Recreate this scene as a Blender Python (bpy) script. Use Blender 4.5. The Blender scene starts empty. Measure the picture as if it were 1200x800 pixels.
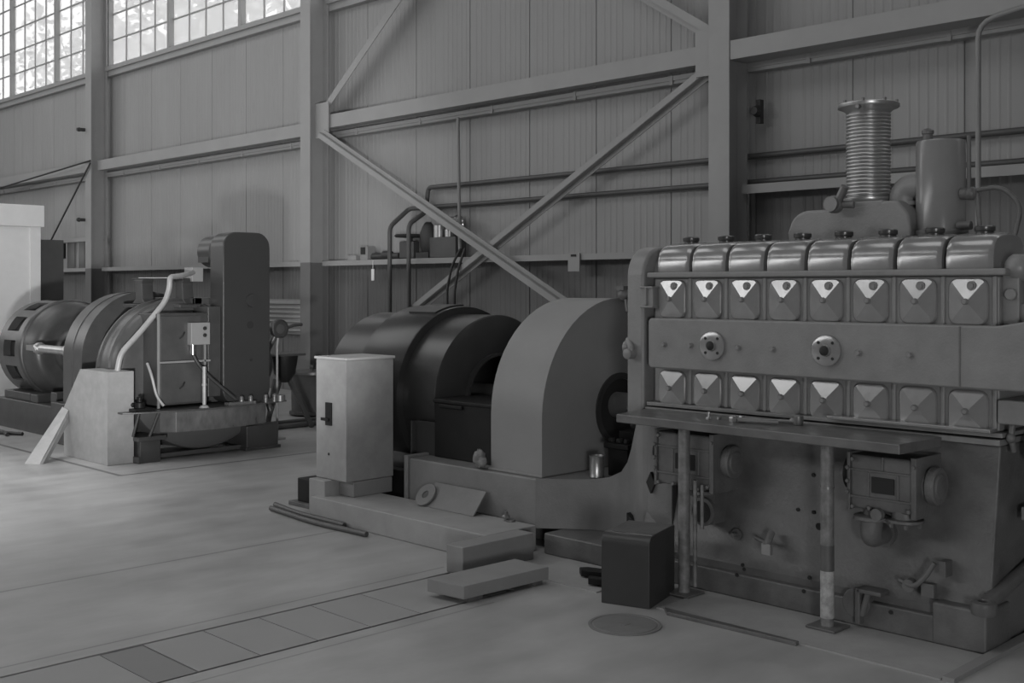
import bpy, bmesh, math, random
from mathutils import Vector, Matrix, noise
random.seed(7)
D = bpy.data
COL = bpy.context.scene.collection
PI = math.pi

# ------------------------------------------------------------------ materials
def mat(name, v, rough=.6, metal=0.0, var=.12, scale=6.0, bump=0.0, bscale=40.0, spec=.5, stretch=None, rvar=0.0):
    m = D.materials.new(name); m.use_nodes = True
    nt = m.node_tree; N = nt.nodes; L = nt.links
    b = N['Principled BSDF']
    b.inputs['Roughness'].default_value = rough
    b.inputs['Metallic'].default_value = metal
    b.inputs['Specular IOR Level'].default_value = spec
    tc = N.new('ShaderNodeTexCoord')
    mp = N.new('ShaderNodeMapping')
    if stretch: mp.inputs['Scale'].default_value = stretch
    L.new(tc.outputs['Object'], mp.inputs['Vector'])
    n = N.new('ShaderNodeTexNoise'); n.inputs['Scale'].default_value = scale
    n.inputs['Detail'].default_value = 6; n.inputs['Roughness'].default_value = .62
    L.new(mp.outputs['Vector'], n.inputs['Vector'])
    r = N.new('ShaderNodeMapRange')
    r.inputs['From Min'].default_value = .28; r.inputs['From Max'].default_value = .72
    r.inputs['To Min'].default_value = v*(1-var); r.inputs['To Max'].default_value = v*(1+var)
    L.new(n.outputs['Fac'], r.inputs['Value'])
    L.new(r.outputs['Result'], b.inputs['Base Color'])
    if rvar:
        q = N.new('ShaderNodeMapRange')
        q.inputs['From Min'].default_value = .3; q.inputs['From Max'].default_value = .7
        q.inputs['To Min'].default_value = max(.02, rough-rvar); q.inputs['To Max'].default_value = rough+rvar
        L.new(n.outputs['Fac'], q.inputs['Value']); L.new(q.outputs['Result'], b.inputs['Roughness'])
    if bump:
        n2 = N.new('ShaderNodeTexNoise'); n2.inputs['Scale'].default_value = bscale; n2.inputs['Detail'].default_value = 3
        L.new(tc.outputs['Object'], n2.inputs['Vector'])
        bp = N.new('ShaderNodeBump'); bp.inputs['Strength'].default_value = bump; bp.inputs['Distance'].default_value = .01
        L.new(n2.outputs['Fac'], bp.inputs['Height']); L.new(bp.outputs['Normal'], b.inputs['Normal'])
    return m

M = {}
M['wall'] = mat('upper_wall_paint', .32, .55, var=.06, scale=1.2, stretch=(1, 1, .35))
M['dado'] = mat('dado_wall_paint', .145, .5, var=.08, scale=1.5, stretch=(1, 1, .35))
M['steel'] = mat('beam_paint', .33, .5, var=.06, scale=2)
M['steel_dado'] = mat('beam_dado_paint', .15, .5, var=.06, scale=2)
M['plain'] = mat('plain_shell', .3, .8, var=.05)
M['pipe'] = mat('dark_pipe_paint', .085, .45, var=.1)
M['conduit'] = mat('conduit_paint', .27, .45, var=.08)
M['wire'] = mat('black_wire', .04, .5, var=.1)
M['engine'] = mat('engine_enamel', .235, .4, var=.1, scale=9, bump=.12, bscale=90, rvar=.08)
M['canister'] = mat('glossy_canister_enamel', .22, .2, var=.06, scale=6)
M['crank'] = mat('oily_engine_casting', .125, .42, var=.34, scale=4.5, bump=.2, bscale=60, rvar=.12)
M['cover'] = mat('worn_cover_enamel', .33, .20, metal=.45, var=.07, scale=14, rvar=.04)
M['cap'] = mat('dark_cap_metal', .09, .3, metal=.5, var=.1)
M['alu'] = mat('bare_aluminium', .48, .34, metal=.8, var=.08, scale=10)
M['bright'] = mat('bright_metal', .55, .22, metal=.9, var=.1, scale=14)
M['bolt'] = mat('bolt_metal', .2, .4, metal=.5, var=.15)
M['hole'] = mat('dark_hole', .02, .7, var=.1)
M['bench'] = mat('oiled_bench_steel', .14, .38, metal=.2, var=.3, scale=7, stretch=(.6, 2, 1), rvar=.12)
M['legpipe'] = mat('chipped_leg_paint', .18, .5, var=.5, scale=16)
M['legband'] = mat('pale_leg_paint', .38, .55, var=.45, scale=26)
M['legdark'] = mat('dark_leg_band', .10, .5, var=.2)
M['guard'] = mat('guard_enamel', .245, .5, var=.07, scale=3, bump=.05)
M['base'] = mat('base_casting', .19, .5, var=.15, scale=4, bump=.15, bscale=70)
M['gen'] = mat('dark_generator_enamel', .038, .28, var=.12, scale=4)
M['genblk'] = mat('black_generator_parts', .014, .45, var=.2, spec=.2)
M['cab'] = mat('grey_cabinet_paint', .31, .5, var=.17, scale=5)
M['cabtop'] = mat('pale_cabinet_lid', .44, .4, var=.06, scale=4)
M['conc'] = mat('pale_concrete_plinth', .33, .75, var=.10, scale=5, bump=.15, bscale=90)
M['conc2'] = mat('grey_concrete_block', .25, .75, var=.07, scale=5, bump=.1, bscale=90)
M['darkbox'] = mat('black_box_enamel', .045, .38, var=.12)
M['dyno'] = mat('dyno_dark_enamel', .055, .4, var=.2, scale=5, bump=.08, rvar=.1)
M['dyno2'] = mat('dyno_mid_enamel', .075, .35, var=.18, scale=5, bump=.08)
M['belt'] = mat('belt_guard_enamel', .042, .36, var=.06, scale=3)
M['bowl'] = mat('casing_grey_enamel', .085, .45, var=.08, scale=3)
M['galv'] = mat('galvanised_sheet', .41, .5, metal=.2, var=.12, scale=9)
M['white'] = mat('white_enamel_sheet', .85, .4, var=.03)
M['boxgrey'] = mat('switch_box_grey', .28, .45, var=.06)
M['paper'] = mat('white_paper', .85, .7, var=.03)
M['rag'] = mat('dirty_rag', .22, .9, var=.3, scale=20)
M['bark'] = mat('bark', .12, .9, var=.3)
M['leaf'] = mat('pale_leaf', .42, .7, var=.3, scale=2)
M['ground'] = mat('outside_gravel', .35, .9, var=.1)
M['plate'] = mat('cover_plate', .315, .5, var=.10, scale=4, rvar=.1)
M['plate_dark'] = mat('cover_plate_oily', .22, .45, var=.12, scale=4, rvar=.1)
M['manhole'] = mat('manhole_steel', .20, .5, var=.12, scale=12)

def floor_mat():
    m = mat('concrete_floor', .37, .40, var=.16, scale=1.6, bump=.06, bscale=30, rvar=.09)
    nt = m.node_tree; N = nt.nodes; L = nt.links; b = N['Principled BSDF']
    src = b.inputs['Base Color'].links[0].from_socket
    tc = [n for n in N if n.type == 'TEX_COORD'][0]
    sx = N.new('ShaderNodeSeparateXYZ'); L.new(tc.outputs['Object'], sx.inputs[0])
    def mth(op, a, c=None):
        n = N.new('ShaderNodeMath'); n.operation = op
        for i, q in enumerate((a, c)):
            if q is None: continue
            if isinstance(q, (int, float)): n.inputs[i].default_value = q
            else: L.new(q, n.inputs[i])
        return n.outputs[0]
    # fine smears
    sm = N.new('ShaderNodeTexNoise'); sm.inputs['Scale'].default_value = 5; sm.inputs['Detail'].default_value = 8
    mp = N.new('ShaderNodeMapping'); mp.inputs['Scale'].default_value = (1, .35, 1); mp.inputs['Rotation'].default_value = (0, 0, .5)
    L.new(tc.outputs['Object'], mp.inputs[0]); L.new(mp.outputs[0], sm.inputs['Vector'])
    f = mth('MULTIPLY_ADD', sm.outputs['Fac'], .56); f.node.inputs[2].default_value = .72
    cur = mth('MULTIPLY', src, f)
    # joints: axis, position, half width, from, to, factor
    for ax, p, hw, a, c, k in ((0, -6.16, .012, -8, 4.5, .62), (0, -4.93, .008, -8, 4.3, .62), (0, -4.20, .007, -8, 4.0, .66),
                               (0, -9.26, .022, 4.42, 9.6, .4), (1, 4.42, .022, -16, -9.25, .4), (1, 3.72, .014, -16, -10.9, .5),
                               (0, -12.2, .01, 6.3, 9.6, .6), (1, 6.55, .012, -9.26, -5, .55)):
        d = mth('ABSOLUTE', mth('SUBTRACT', sx.outputs[ax], p))
        on = mth('LESS_THAN', d, hw)
        on = mth('MULTIPLY', on, mth('GREATER_THAN', sx.outputs[1-ax], a))
        on = mth('MULTIPLY', on, mth('LESS_THAN', sx.outputs[1-ax], c))
        cur = mth('MULTIPLY', cur, mth('SUBTRACT', 1.0, mth('MULTIPLY', on, 1-k)))
    L.new(cur, b.inputs['Base Color'])
    return m
M['floor'] = floor_mat()

def glass_mat():
    m = D.materials.new('window_glass'); m.use_nodes = True
    nt = m.node_tree; N = nt.nodes; L = nt.links
    out = N['Material Output']; N.remove(N['Principled BSDF'])
    t = N.new('ShaderNodeBsdfTransparent'); t.inputs[0].default_value = (.93, .93, .93, 1)
    d = N.new('ShaderNodeBsdfTranslucent'); d.inputs[0].default_value = (.9, .9, .9, 1)
    g = N.new('ShaderNodeBsdfGlossy'); g.inputs['Roughness'].default_value = .05
    a = N.new('ShaderNodeMixShader'); a.inputs[0].default_value = .42
    L.new(t.outputs[0], a.inputs[1]); L.new(d.outputs[0], a.inputs[2])
    c = N.new('ShaderNodeMixShader'); c.inputs[0].default_value = .04
    L.new(a.outputs[0], c.inputs[1]); L.new(g.outputs[0], c.inputs[2])
    L.new(c.outputs[0], out.inputs[0])
    return m
M['glass'] = glass_mat()
M['clear'] = D.materials.new('jar_glass'); M['clear'].use_nodes = True
_b = M['clear'].node_tree.nodes['Principled BSDF']; _b.inputs['Transmission Weight'].default_value = .8
_b.inputs['Roughness'].default_value = .08; _b.inputs['Base Color'].default_value = (.8, .8, .8, 1)

# ------------------------------------------------------------------ mesh builder
class MB:
    def __init__(s): s.v = []; s.f = []; s.mi = []; s.cur = 0
    def add(s, vs, fs):
        o = len(s.v); s.v += [tuple(v) for v in vs]
        for f in fs: s.f.append([i+o for i in f]); s.mi.append(s.cur)
        return s
    def box(s, x0, x1, y0, y1, z0, z1):
        return s.add([(x0,y0,z0),(x1,y0,z0),(x1,y1,z0),(x0,y1,z0),(x0,y0,z1),(x1,y0,z1),(x1,y1,z1),(x0,y1,z1)],
                     [(0,3,2,1),(4,5,6,7),(0,1,5,4),(1,2,6,5),(2,3,7,6),(3,0,4,7)])
    def prism(s, pts, a, b, ax):
        """polygon (2-D) extruded from a to b along ax; ax x: pts are (y,z); y: (x,z); z: (x,y)"""
        def P(p, q):
            return {'x': (q, p[0], p[1]), 'y': (p[0], q, p[1]), 'z': (p[0], p[1], q)}[ax]
        n = len(pts)
        return s.add([P(p, a) for p in pts] + [P(p, b) for p in pts],
                     [list(range(n))[::-1], list(range(n, 2*n))] + [(i, (i+1) % n, n+(i+1) % n, n+i) for i in range(n)])
    def rings(s, rings, cap=True):
        n = len(rings[0]); vs = [p for r in rings for p in r]; fs = []
        for k in range(len(rings)-1):
            for i in range(n):
                fs.append((k*n+i, k*n+(i+1) % n, (k+1)*n+(i+1) % n, (k+1)*n+i))
        if cap:
            fs.append(list(range(n))[::-1]); fs.append([(len(rings)-1)*n+i for i in range(n)])
        return s.add(vs, fs)
    def lathe(s, prof, c, ax='z', n=32, cap=True, a0=0):
        """profile of (radius, position along axis); c is the axis origin"""
        R = []
        for r, h in prof:
            ring = []
            for i in range(n):
                a = a0+2*PI*i/n; p, q = r*math.cos(a), r*math.sin(a)
                ring.append({'z': (c[0]+p, c[1]+q, c[2]+h), 'x': (c[0]+h, c[1]+p, c[2]+q), 'y': (c[0]+p, c[1]+h, c[2]+q)}[ax])
            R.append(ring)
        return s.rings(R, cap)
    def cyl(s, c, r, h, ax='z', n=24, a0=0): return s.lathe([(r, 0), (r, h)], c, ax, n, True, a0)
    def tube(s, pts, r, n=10, cap=True):
        P = [Vector(p) for p in pts]; R = []
        t0 = (P[1]-P[0]).normalized()
        u = t0.orthogonal().normalized()
        for i, p in enumerate(P):
            if i == 0: t = P[1]-P[0]
            elif i == len(P)-1: t = P[-1]-P[-2]
            else: t = (P[i+1]-P[i]).normalized()+(P[i]-P[i-1]).normalized()
            t.normalize(); u = (u-t*u.dot(t)).normalized(); w = t.cross(u)
            rr = r[i] if isinstance(r, (list, tuple)) else r
            R.append([p+(u*math.cos(2*PI*k/n)+w*math.sin(2*PI*k/n))*rr for k in range(n)])
        return s.rings(R, cap)
    def beam(s, a, b, w, h, up=(0, 0, 1)):
        a, b, up = Vector(a), Vector(b), Vector(up); t = (b-a).normalized()
        x = t.cross(up).normalized(); y = x.cross(t).normalized()
        vs = [p+x*i*w/2+y*j*h/2 for p in (a, b) for i, j in ((-1,-1),(1,-1),(1,1),(-1,1))]
        return s.add(vs, [(0,3,2,1),(4,5,6,7),(0,1,5,4),(1,2,6,5),(2,3,7,6),(3,0,4,7)])
    def hexnut(s, c, r, h, ax): return s.lathe([(r, 0), (r, h*.7), (r*.8, h)], c, ax, 6)
    def ball(s, c, r, sz=(1, 1, 1), n=14, m=8, jit=0, sc=3.0):
        R = []
        for k in range(1, m):
            t = PI*k/m; ring = []
            for i in range(n):
                a = 2*PI*i/n
                d = Vector((math.sin(t)*math.cos(a), math.sin(t)*math.sin(a), -math.cos(t)))
                q = r*(1+(jit*noise.noise(d*sc+Vector(c)*9) if jit else 0))
                ring.append((c[0]+d.x*q*sz[0], c[1]+d.y*q*sz[1], c[2]+d.z*q*sz[2]))
            R.append(ring)
        return s.rings(R)

WL = {}
def thing(name, label, cat, loc, rz=0, group=None):
    o = D.objects.new(name, None); COL.objects.link(o); o.empty_display_size = .1
    o.location = loc; o.rotation_euler = (0, 0, rz)
    o['label'] = label; o['category'] = cat
    if group: o['group'] = group
    WL[o.name] = Vector(loc)
    return o
def build(name, mb, m, parent=None, local=False, smooth=35, bevel=0, bseg=2, base=False, label=None):
    mats = m if isinstance(m, (list, tuple)) else [m]
    vs = [Vector(v) for v in mb.v]
    lo = Vector([min(v[i] for v in vs) for i in range(3)]); hi = Vector([max(v[i] for v in vs) for i in range(3)])
    org = (lo+hi)/2
    if not parent: org.z = lo.z
    me = D.meshes.new(name)
    me.from_pydata([v-org for v in vs], [], mb.f); me.validate()
    bm = bmesh.new(); bm.from_mesh(me); bmesh.ops.recalc_face_normals(bm, faces=bm.faces); bm.to_mesh(me); bm.free()
    for q in mats: me.materials.append(M[q])
    if len(mats) > 1:
        for p, i in zip(me.polygons, mb.mi): p.material_index = i
    if smooth:
        me.shade_smooth(); me.set_sharp_from_angle(angle=math.radians(smooth))
    o = D.objects.new(name, me); COL.objects.link(o)
    off = Vector((0, 0, 0)) if (local or not parent) else WL[parent.name]
    o.location = org-off; WL[o.name] = org.copy() if not local else org
    if parent: o.parent = parent
    if bevel:
        b = o.modifiers.new('bevel', 'BEVEL'); b.width = bevel; b.segments = bseg; b.limit_method = 'ANGLE'; b.angle_limit = math.radians(40)
        b.harden_normals = True
    if label: o['label'] = label
    return o
def tag(o, label, cat, group=None):
    o['label'] = label; o['category'] = cat
    if group: o['group'] = group
    return o
def struct(o, label, cat):
    o['kind'] = 'structure'; o['label'] = label; o['category'] = cat
    return o
def kids(o): return [c for c in D.objects if c.parent == o]
def dup_part(o, dloc, parent=None):
    """copy of a part (and of its sub-parts) moved by dloc"""
    c = o.copy(); COL.objects.link(c); c.location = o.location+Vector(dloc)
    c.parent = parent or o.parent
    for k in list(o.children):
        q = k.copy(); COL.objects.link(q); q.parent = c
    return c
def rrect(w, h, r, n=5):
    pts = []
    for cx, cy, a in ((w/2-r, h/2-r, 0), (-w/2+r, h/2-r, 90), (-w/2+r, -h/2+r, 180), (w/2-r, -h/2+r, 270)):
        for k in range(n+1):
            t = math.radians(a+90*k/n); pts.append((cx+r*math.cos(t), cy+r*math.sin(t)))
    return pts
def arc(cx, cy, r, a0, a1, n):
    return [(cx+r*math.cos(math.radians(a0+(a1-a0)*k/n)), cy+r*math.sin(math.radians(a0+(a1-a0)*k/n))) for k in range(n+1)]

# ------------------------------------------------------------------ camera
cam = D.cameras.new('camera'); co = D.objects.new('camera', cam); COL.objects.link(co)
co.location = (0, 0, 1.6); co.rotation_euler = (PI/2, 0, math.radians(45.5))
cam.sensor_width = 36; cam.lens = 36*1335/1200; cam.shift_y = -63/1200; cam.clip_end = 200; cam.clip_start = .05
bpy.context.scene.camera = co

# ------------------------------------------------------------------ the hall
WY = 10.0
XL, XR, YF, ZC = -31.0, 7.0, -9.0, 10.2
TX0, TX1, TY1 = -4.82, -4.29, 4.24
fl = MB()
def quad(x0, x1, y0, y1, z): fl.add([(x0,y0,z),(x1,y0,z),(x1,y1,z),(x0,y1,z)], [(0,1,2,3)])
quad(XL, TX0, YF, WY, 0); quad(TX1, XR, YF, WY, 0); quad(TX0, TX1, TY1, WY, 0); quad(TX0, TX1, YF, TY1, -.2)
fl.add([(TX0,YF,0),(TX0,TY1,0),(TX0,TY1,-.2),(TX0,YF,-.2)], [(0,1,2,3)])
fl.add([(TX1,YF,0),(TX1,TY1,0),(TX1,TY1,-.2),(TX1,YF,-.2)], [(0,1,2,3)])
fl.add([(TX0,TY1,0),(TX1,TY1,0),(TX1,TY1,-.2),(TX0,TY1,-.2)], [(0,1,2,3)])
o = build('floor', fl, 'floor', smooth=0)
_off = o.location.copy()
for v in o.data.vertices: v.co += _off
o.location = (0, 0, 0)
struct(o, 'smooth grey concrete floor with joints and a covered trench', 'floor')

COLX = [-28.67, -21.36, -14.05, -6.74, .57]
SILL = 5.84
def ribprofile(x0, x1):
    """x,y points of the corrugated sheet, panel pitch 1.09 m"""
    pts = []; p = 1.09
    x = x0
    k0 = math.floor((x0+13.134)/p)-1; k1 = math.ceil((x1+13.134)/p)+1
    for k in range(k0, k1):
        s = -13.134+k*p
        pts += [(s-.010, 0), (s-.005, .012), (s+.005, .012), (s+.010, 0)]
        for q in (.10, .19, .28, .37, .54, .63, .72, .81, .90, .99):
            pts += [(s+q, 0), (s+q+.014, -.0045), (s+q+.026, -.0045), (s+q+.040, 0)]
    pts = [(a, b) for a, b in pts if x0 <= a <= x1]
    return [(x0, 0)]+pts+[(x1, 0)]
w = MB()
for x0, x1, zs in ((XL, -6.74, (0, 1.97, SILL)), (-6.74, XR, (0, 2.62, SILL))):
    pr = ribprofile(x0, x1)
    for k in range(2):
        w.cur = 1-k
        n = len(pr)
        vs = [(a, WY+b, zs[k]) for a, b in pr]+[(a, WY+b, zs[k+1]) for a, b in pr]
        w.add(vs, [(i, i+1, n+i+1, n+i) for i in range(n-1)])
w.cur = 0
w.add([(XL, WY, 9.5), (XR, WY, 9.5), (XR, WY, ZC), (XL, WY, ZC)], [(0, 1, 2, 3)])
ow = build('wall_back', w, ['wall', 'dado'], smooth=0)
struct(ow, 'ribbed sheet metal back wall painted in two greys, darker below', 'wall')
for nm, pts, lb in (('wall_left', [(XL,YF,0),(XL,WY,0),(XL,WY,ZC),(XL,YF,ZC)], 'plain end wall of the hall beyond the white cabinet'),
                    ('wall_right', [(XR,YF,0),(XR,WY,0),(XR,WY,ZC),(XR,YF,ZC)], 'plain end wall of the hall behind the engine'),
                    ('wall_front', [(XL,YF,0),(XR,YF,0),(XR,YF,ZC),(XL,YF,ZC)], 'plain wall of the hall behind the viewer'),
                    ('ceiling', [(XL,YF,ZC),(XR,YF,ZC),(XR,WY,ZC),(XL,WY,ZC)], 'plain high ceiling of the hall')):
    q = MB().add(pts, [(0,1,2,3)])
    struct(build(nm, q, 'plain', smooth=0), lb, 'ceiling' if nm == 'ceiling' else 'wall')

# windows: three sections per bay, four panes wide
wn = 0
for b in range(len(COLX)):
    xa, xb = (COLX[b], COLX[b+1]) if b+1 < len(COLX) else (COLX[b], XR)
    xa += .04; xb -= .04
    for s in range(3):
        wn += 1
        x0 = xa+(xb-xa)*s/3; x1 = xa+(xb-xa)*(s+1)/3
        f = MB(); za, zb = SILL+.02, 9.5
        f.box(x0, x0+.075, WY-.09, WY+.03, za, zb); f.box(x1-.045, x1, WY-.07, WY+.03, za, zb)
        f.box(x0+.075, x1-.045, WY-.06, WY+.03, za, za+.05); f.box(x0+.075, x1-.045, WY-.06, WY+.03, zb-.05, zb)
        n = 4; pw = (x1-.045-x0-.075)/n
        for k in range(1, n): f.box(x0+.075+pw*k-.012, x0+.075+pw*k+.012, WY-.015, WY+.02, za, zb)
        z = za+.05+.5
        while z < zb-.1:
            f.box(x0+.075, x1-.045, WY-.014, WY+.018, z-.011, z+.011); z += .5
        fo = build('window_%d' % wn, f, 'steel', smooth=0)
        struct(fo, 'steel framed factory window of small panes, high on the back wall', 'window')
        g = MB().box(x0+.06, x1-.03, WY+.003, WY+.009, za+.03, zb-.03)
        build('glass_pane', g, 'glass', fo, smooth=0)
# sill rails
for b in range(len(COLX)-1):
    s = MB(); xa, xb = COLX[b]+.1, COLX[b+1]-.1
    s.box(xa, xb, WY-.16, WY+.0, SILL-.05, SILL+.03); s.box(xa, xb, WY-.11, WY-.02, SILL-.15, SILL-.05)
    struct(build('window_sill', s, 'steel', smooth=0), 'long steel sill rail running under the high windows', 'sill')

# columns
CF = 9.55
for i, x in enumerate(COLX):
    c = MB(); zs = 2.62 if x > -3 else 1.97
    for k, (z0, z1) in enumerate(((zs, ZC), (0, zs))):
        c.cur = k
        c.box(x-.125, x+.125, CF, CF+.02, z0, z1); c.box(x-.125, x+.125, CF+.31, CF+.33, z0, z1); c.box(x-.008, x+.008, CF+.02, CF+.31, z0, z1)
    c.cur = 0
    o = build('steel_column', c, ['steel', 'steel_dado'], smooth=0)
    lb = {0: 'tall grey steel column at the far end of the hall', 1: 'tall grey steel column behind the white cabinet with two tie wires',
          2: 'tall grey steel column between the windows and the braced bay', 3: 'tall grey steel column rising behind the end of the engine',
          4: 'tall grey steel column past the exhaust end of the engine'}[i]
    struct(o, lb, 'column')
    bz = MB().box(x-.2, x+.2, CF-.06, CF+.4, 0, .02)
    build('base_plate', bz, 'steel_dado', o, smooth=0)

# girders (heavy) and light girts
gl = ['heavy steel girder crossing the wall in the farthest bay', 'heavy steel girder crossing the wall below the windows',
      'heavy steel girder across the bay with crossed braces', 'heavy steel girder above the exhaust bellows and the pipes']
for b in range(4):
    xa, xb = COLX[b]+(.13), COLX[b+1]-.13
    g = MB()
    dz = 0.0 if b > 1 else -.06
    gy = 9.56 if b == 3 else 9.68
    gz = 0.0 if b == 3 else .032
    g.box(xa, xb, gy, gy+.02, 3.885+dz+gz, 4.075+dz+gz)           # face plate of the channel
    g.box(xa, xb, gy+.02, gy+.16, 4.055+dz+gz, 4.075+dz+gz)
    g.box(xa, xb, gy+.02, 9.84, 3.885+dz+gz, 3.905+dz+gz)
    struct(build('steel_girder', g, 'steel', smooth=0), gl[b], 'beam')
    h = MB(); h.box(xa, xb, 9.87, 9.985, 3.80+dz, 3.875+dz); h.box(xa, xb, 9.855, 9.87, 3.835+dz, 3.885+dz)
    for k in range(5):
        xx = xa+(xb-xa)*(k+.5)/5; h.box(xx-.02, xx+.02, 9.85, 9.87, 3.79+dz, 3.89+dz)
    struct(build('wall_girt', h, 'steel', smooth=0), ['thin wall girt under the farthest girder', 'thin wall girt under the girder below the windows',
           'thin wall girt under the girder of the braced bay', 'thin wall girt under the girder above the exhaust bellows'][b], 'beam')
    z = 2.58 if b == 3 else 1.93
    zl = -.03 if b == 3 else -.01
    h = MB(); h.box(xa, xb, 9.76, 9.985, z+.05, z+.062); h.box(xa, xb, 9.76, 9.775, z+zl, z+.05)
    struct(build('wall_ledge', h, 'steel', smooth=0), ['narrow ledge on the wall behind the white cabinet', 'narrow ledge on the wall behind the tall belt guard',
           'narrow ledge on the braced wall carrying small tools', 'narrow ledge on the wall behind the exhaust bellows'][b], 'ledge')
# extra frame behind the white cabinet
h = MB(); h.box(-23.7, -21.5, 9.80, 9.98, 2.52, 2.60); h.box(-23.0, -22.95, 9.82, 9.98, 1.99, 2.52); h.box(-22.55, -22.5, 9.86, 9.98, 1.99, 2.52)
struct(build('wall_frame', h, 'steel', smooth=0), 'small rectangle of wall framing beside the white cabinet', 'frame')
# crossed braces
def brace(a, b, lb, w=.125):
    m = MB(); a = Vector(a); b = Vector(b)
    t = (b-a).normalized(); up = Vector((-t.z, 0, t.x))
    m.beam(a-up*w*.22, b-up*w*.22, .012, w*.56, up)
    m.beam(a+up*w*.06+Vector((0, .035, 0)), b+up*w*.06+Vector((0, .035, 0)), .07, .010, up)
    m.beam(a+up*w*.28+Vector((0, .07, 0)), b+up*w*.28+Vector((0, .07, 0)), .012, w*.44, up)
    struct(build('steel_brace', m, 'steel', smooth=0), lb, 'brace')
brace((-13.72, 9.565, 3.835), (-8.8, 9.565, 1.36), 'diagonal steel brace falling from the windows side column towards the arched guard')
brace((-6.87, 9.665, 3.89), (-13.3, 9.665, .46), 'diagonal steel brace rising from behind the generator to the middle of the engine column')
brace((-13.88, 9.70, 4.17), (-9.6, 9.70, 7.4), 'upper diagonal brace climbing out of view beside the last window', .19)
brace((-6.9, 9.70, 4.18), (-10.6, 9.70, 6.55), 'upper diagonal brace falling to the column behind the engine', .15)
gp = MB(); gp.box(-13.93, -13.60, 9.645, 9.66, 3.78, 4.29)
struct(build('gusset_plate', gp, 'steel', smooth=0), 'steel gusset plate where the braces meet beside the windows', 'gusset')
gp = MB(); gp.box(-7.10, -6.86, 9.645, 9.66, 3.78, 4.26)
struct(build('gusset_plate', gp, 'steel', smooth=0), 'steel gusset plate where the braces meet behind the engine column', 'gusset')

# pipes along the wall
def bend(pts, r=.08, n=4):
    """round the corners of a polyline"""
    P = [Vector(p) for p in pts]; out = [P[0]]
    for i in range(1, len(P)-1):
        a = (P[i-1]-P[i]); b = (P[i+1]-P[i]); rr = min(r, a.length*.45, b.length*.45)
        p0 = P[i]+a.normalized()*rr; p1 = P[i]+b.normalized()*rr
        for k in range(n+1):
            t = k/n; out.append(p0*(1-t)**2+P[i]*2*t*(1-t)+p1*t*t)
    return out+[P[-1]]
def tubeobj(name, pts, r, m, label, cat, n=10, parent=None, br=.08):
    o = build(name, MB().tube(bend(pts, br), r, n), m, parent, smooth=60)
    if not parent: tag(o, label, cat)
    return o
p1 = thing('water_pipe', 'upper of two dark horizontal pipes running along the back wall', 'pipe', (-8, 9.92, .0))
build('pipe_run', MB().tube(bend([(XR-.1, 9.937, 2.945), (-11.72, 9.937, 2.945), (-11.72, 9.90, 2.62), (-11.745, 9.62, 2.44), (-11.745, 9.62, 0.0)], .07), .031, 10), 'pipe', p1, smooth=60)
p2 = thing('water_pipe', 'lower of two dark horizontal pipes running along the back wall', 'pipe', (-9, 9.92, .0))
build('pipe_run', MB().tube(bend([(XR-.1, 9.937, 2.68), (-12.12, 9.937, 2.68), (-12.15, 9.62, 2.42), (-12.15, 9.62, 0.0)], .07), .031, 10), 'pipe', p2, smooth=60)
tubeobj('wall_conduit', [(-2.2, 9.51, 4.02), (-3.8, 9.51, 3.885), (-4.085, 9.51, 3.82), (-4.085, 9.51, 0.0)], .023, 'conduit', 'light vertical conduit bending to the girder beyond the filter cylinder', 'conduit', br=.2)
tubeobj('wall_conduit', [(-11.0, 9.83, 3.80), (-10.97, 9.83, 2.35), (-10.84, 9.72, 2.08)], .022, 'conduit', 'thin light conduit dropping behind the crossed braces', 'conduit')
tubeobj('power_cable', [(-10.80, 9.70, 2.1), (-10.88, 9.63, 1.9), (-10.96, 9.61, 1.6), (-10.95, 9.61, 0.0)], .016, 'wire', 'black cable hanging down the dark wall, further from the braced crossing', 'cable')
tubeobj('power_cable', [(-10.72, 9.70, 2.1), (-10.77, 9.63, 1.85), (-10.82, 9.61, 1.55), (-10.82, 9.61, 0.0)], .016, 'wire', 'black cable hanging down the dark wall, nearer the braced crossing', 'cable')
tubeobj('tie_wire', [(-21.2, 9.52, 4.03), (-25.7, 9.52, 3.79)], .016, 'wire', 'thin dark wire running nearly level from the column behind the white cabinet', 'wire', n=6)
tubeobj('tie_wire', [(-21.2, 9.52, 3.98), (-23.2, 9.52, 2.42)], .018, 'wire', 'thin dark wire slanting down to the top of the dark board', 'wire', n=6)
# small clips on the columns
for (x, z, lb) in ((-21.56, 4.62, 'small dark clip high on the side of the cable column'), (-21.56, 2.88, 'small dark clip low on the side of the cable column')):
    m = MB().box(x, x+.08, 9.45, 9.55, z, z+.06); m.lathe([(.03, 0), (.045, .05)], (x+.04, 9.4, z+.03), 'y', 10)
    tag(build('column_clip', m, 'wire'), lb, 'clip')
m = MB(); m.box(-6.49, -6.44, 9.84, 9.9, 3.26, 3.50); m.lathe([(.04, 0), (.06, .06), (.03, .1)], (-6.465, 9.76, 3.38), 'y', 10)
tag(build('wall_hook', m, 'wire'), 'small dark hook fitting beside the engine column', 'hook')

# louvre panel low on the dado
m = MB(); m.box(-16.35, -14.5, 9.95, 9.99, .88, 1.42)
for k in range(7): m.prism([(9.95, .92+k*.07), (9.91, .93+k*.07), (9.95, .975+k*.07)], -16.3, -14.55, 'x')
tag(build('wall_louvre', m, 'conduit', smooth=0), 'pale louvred vent panel low on the dark wall by the column', 'vent')

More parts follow.
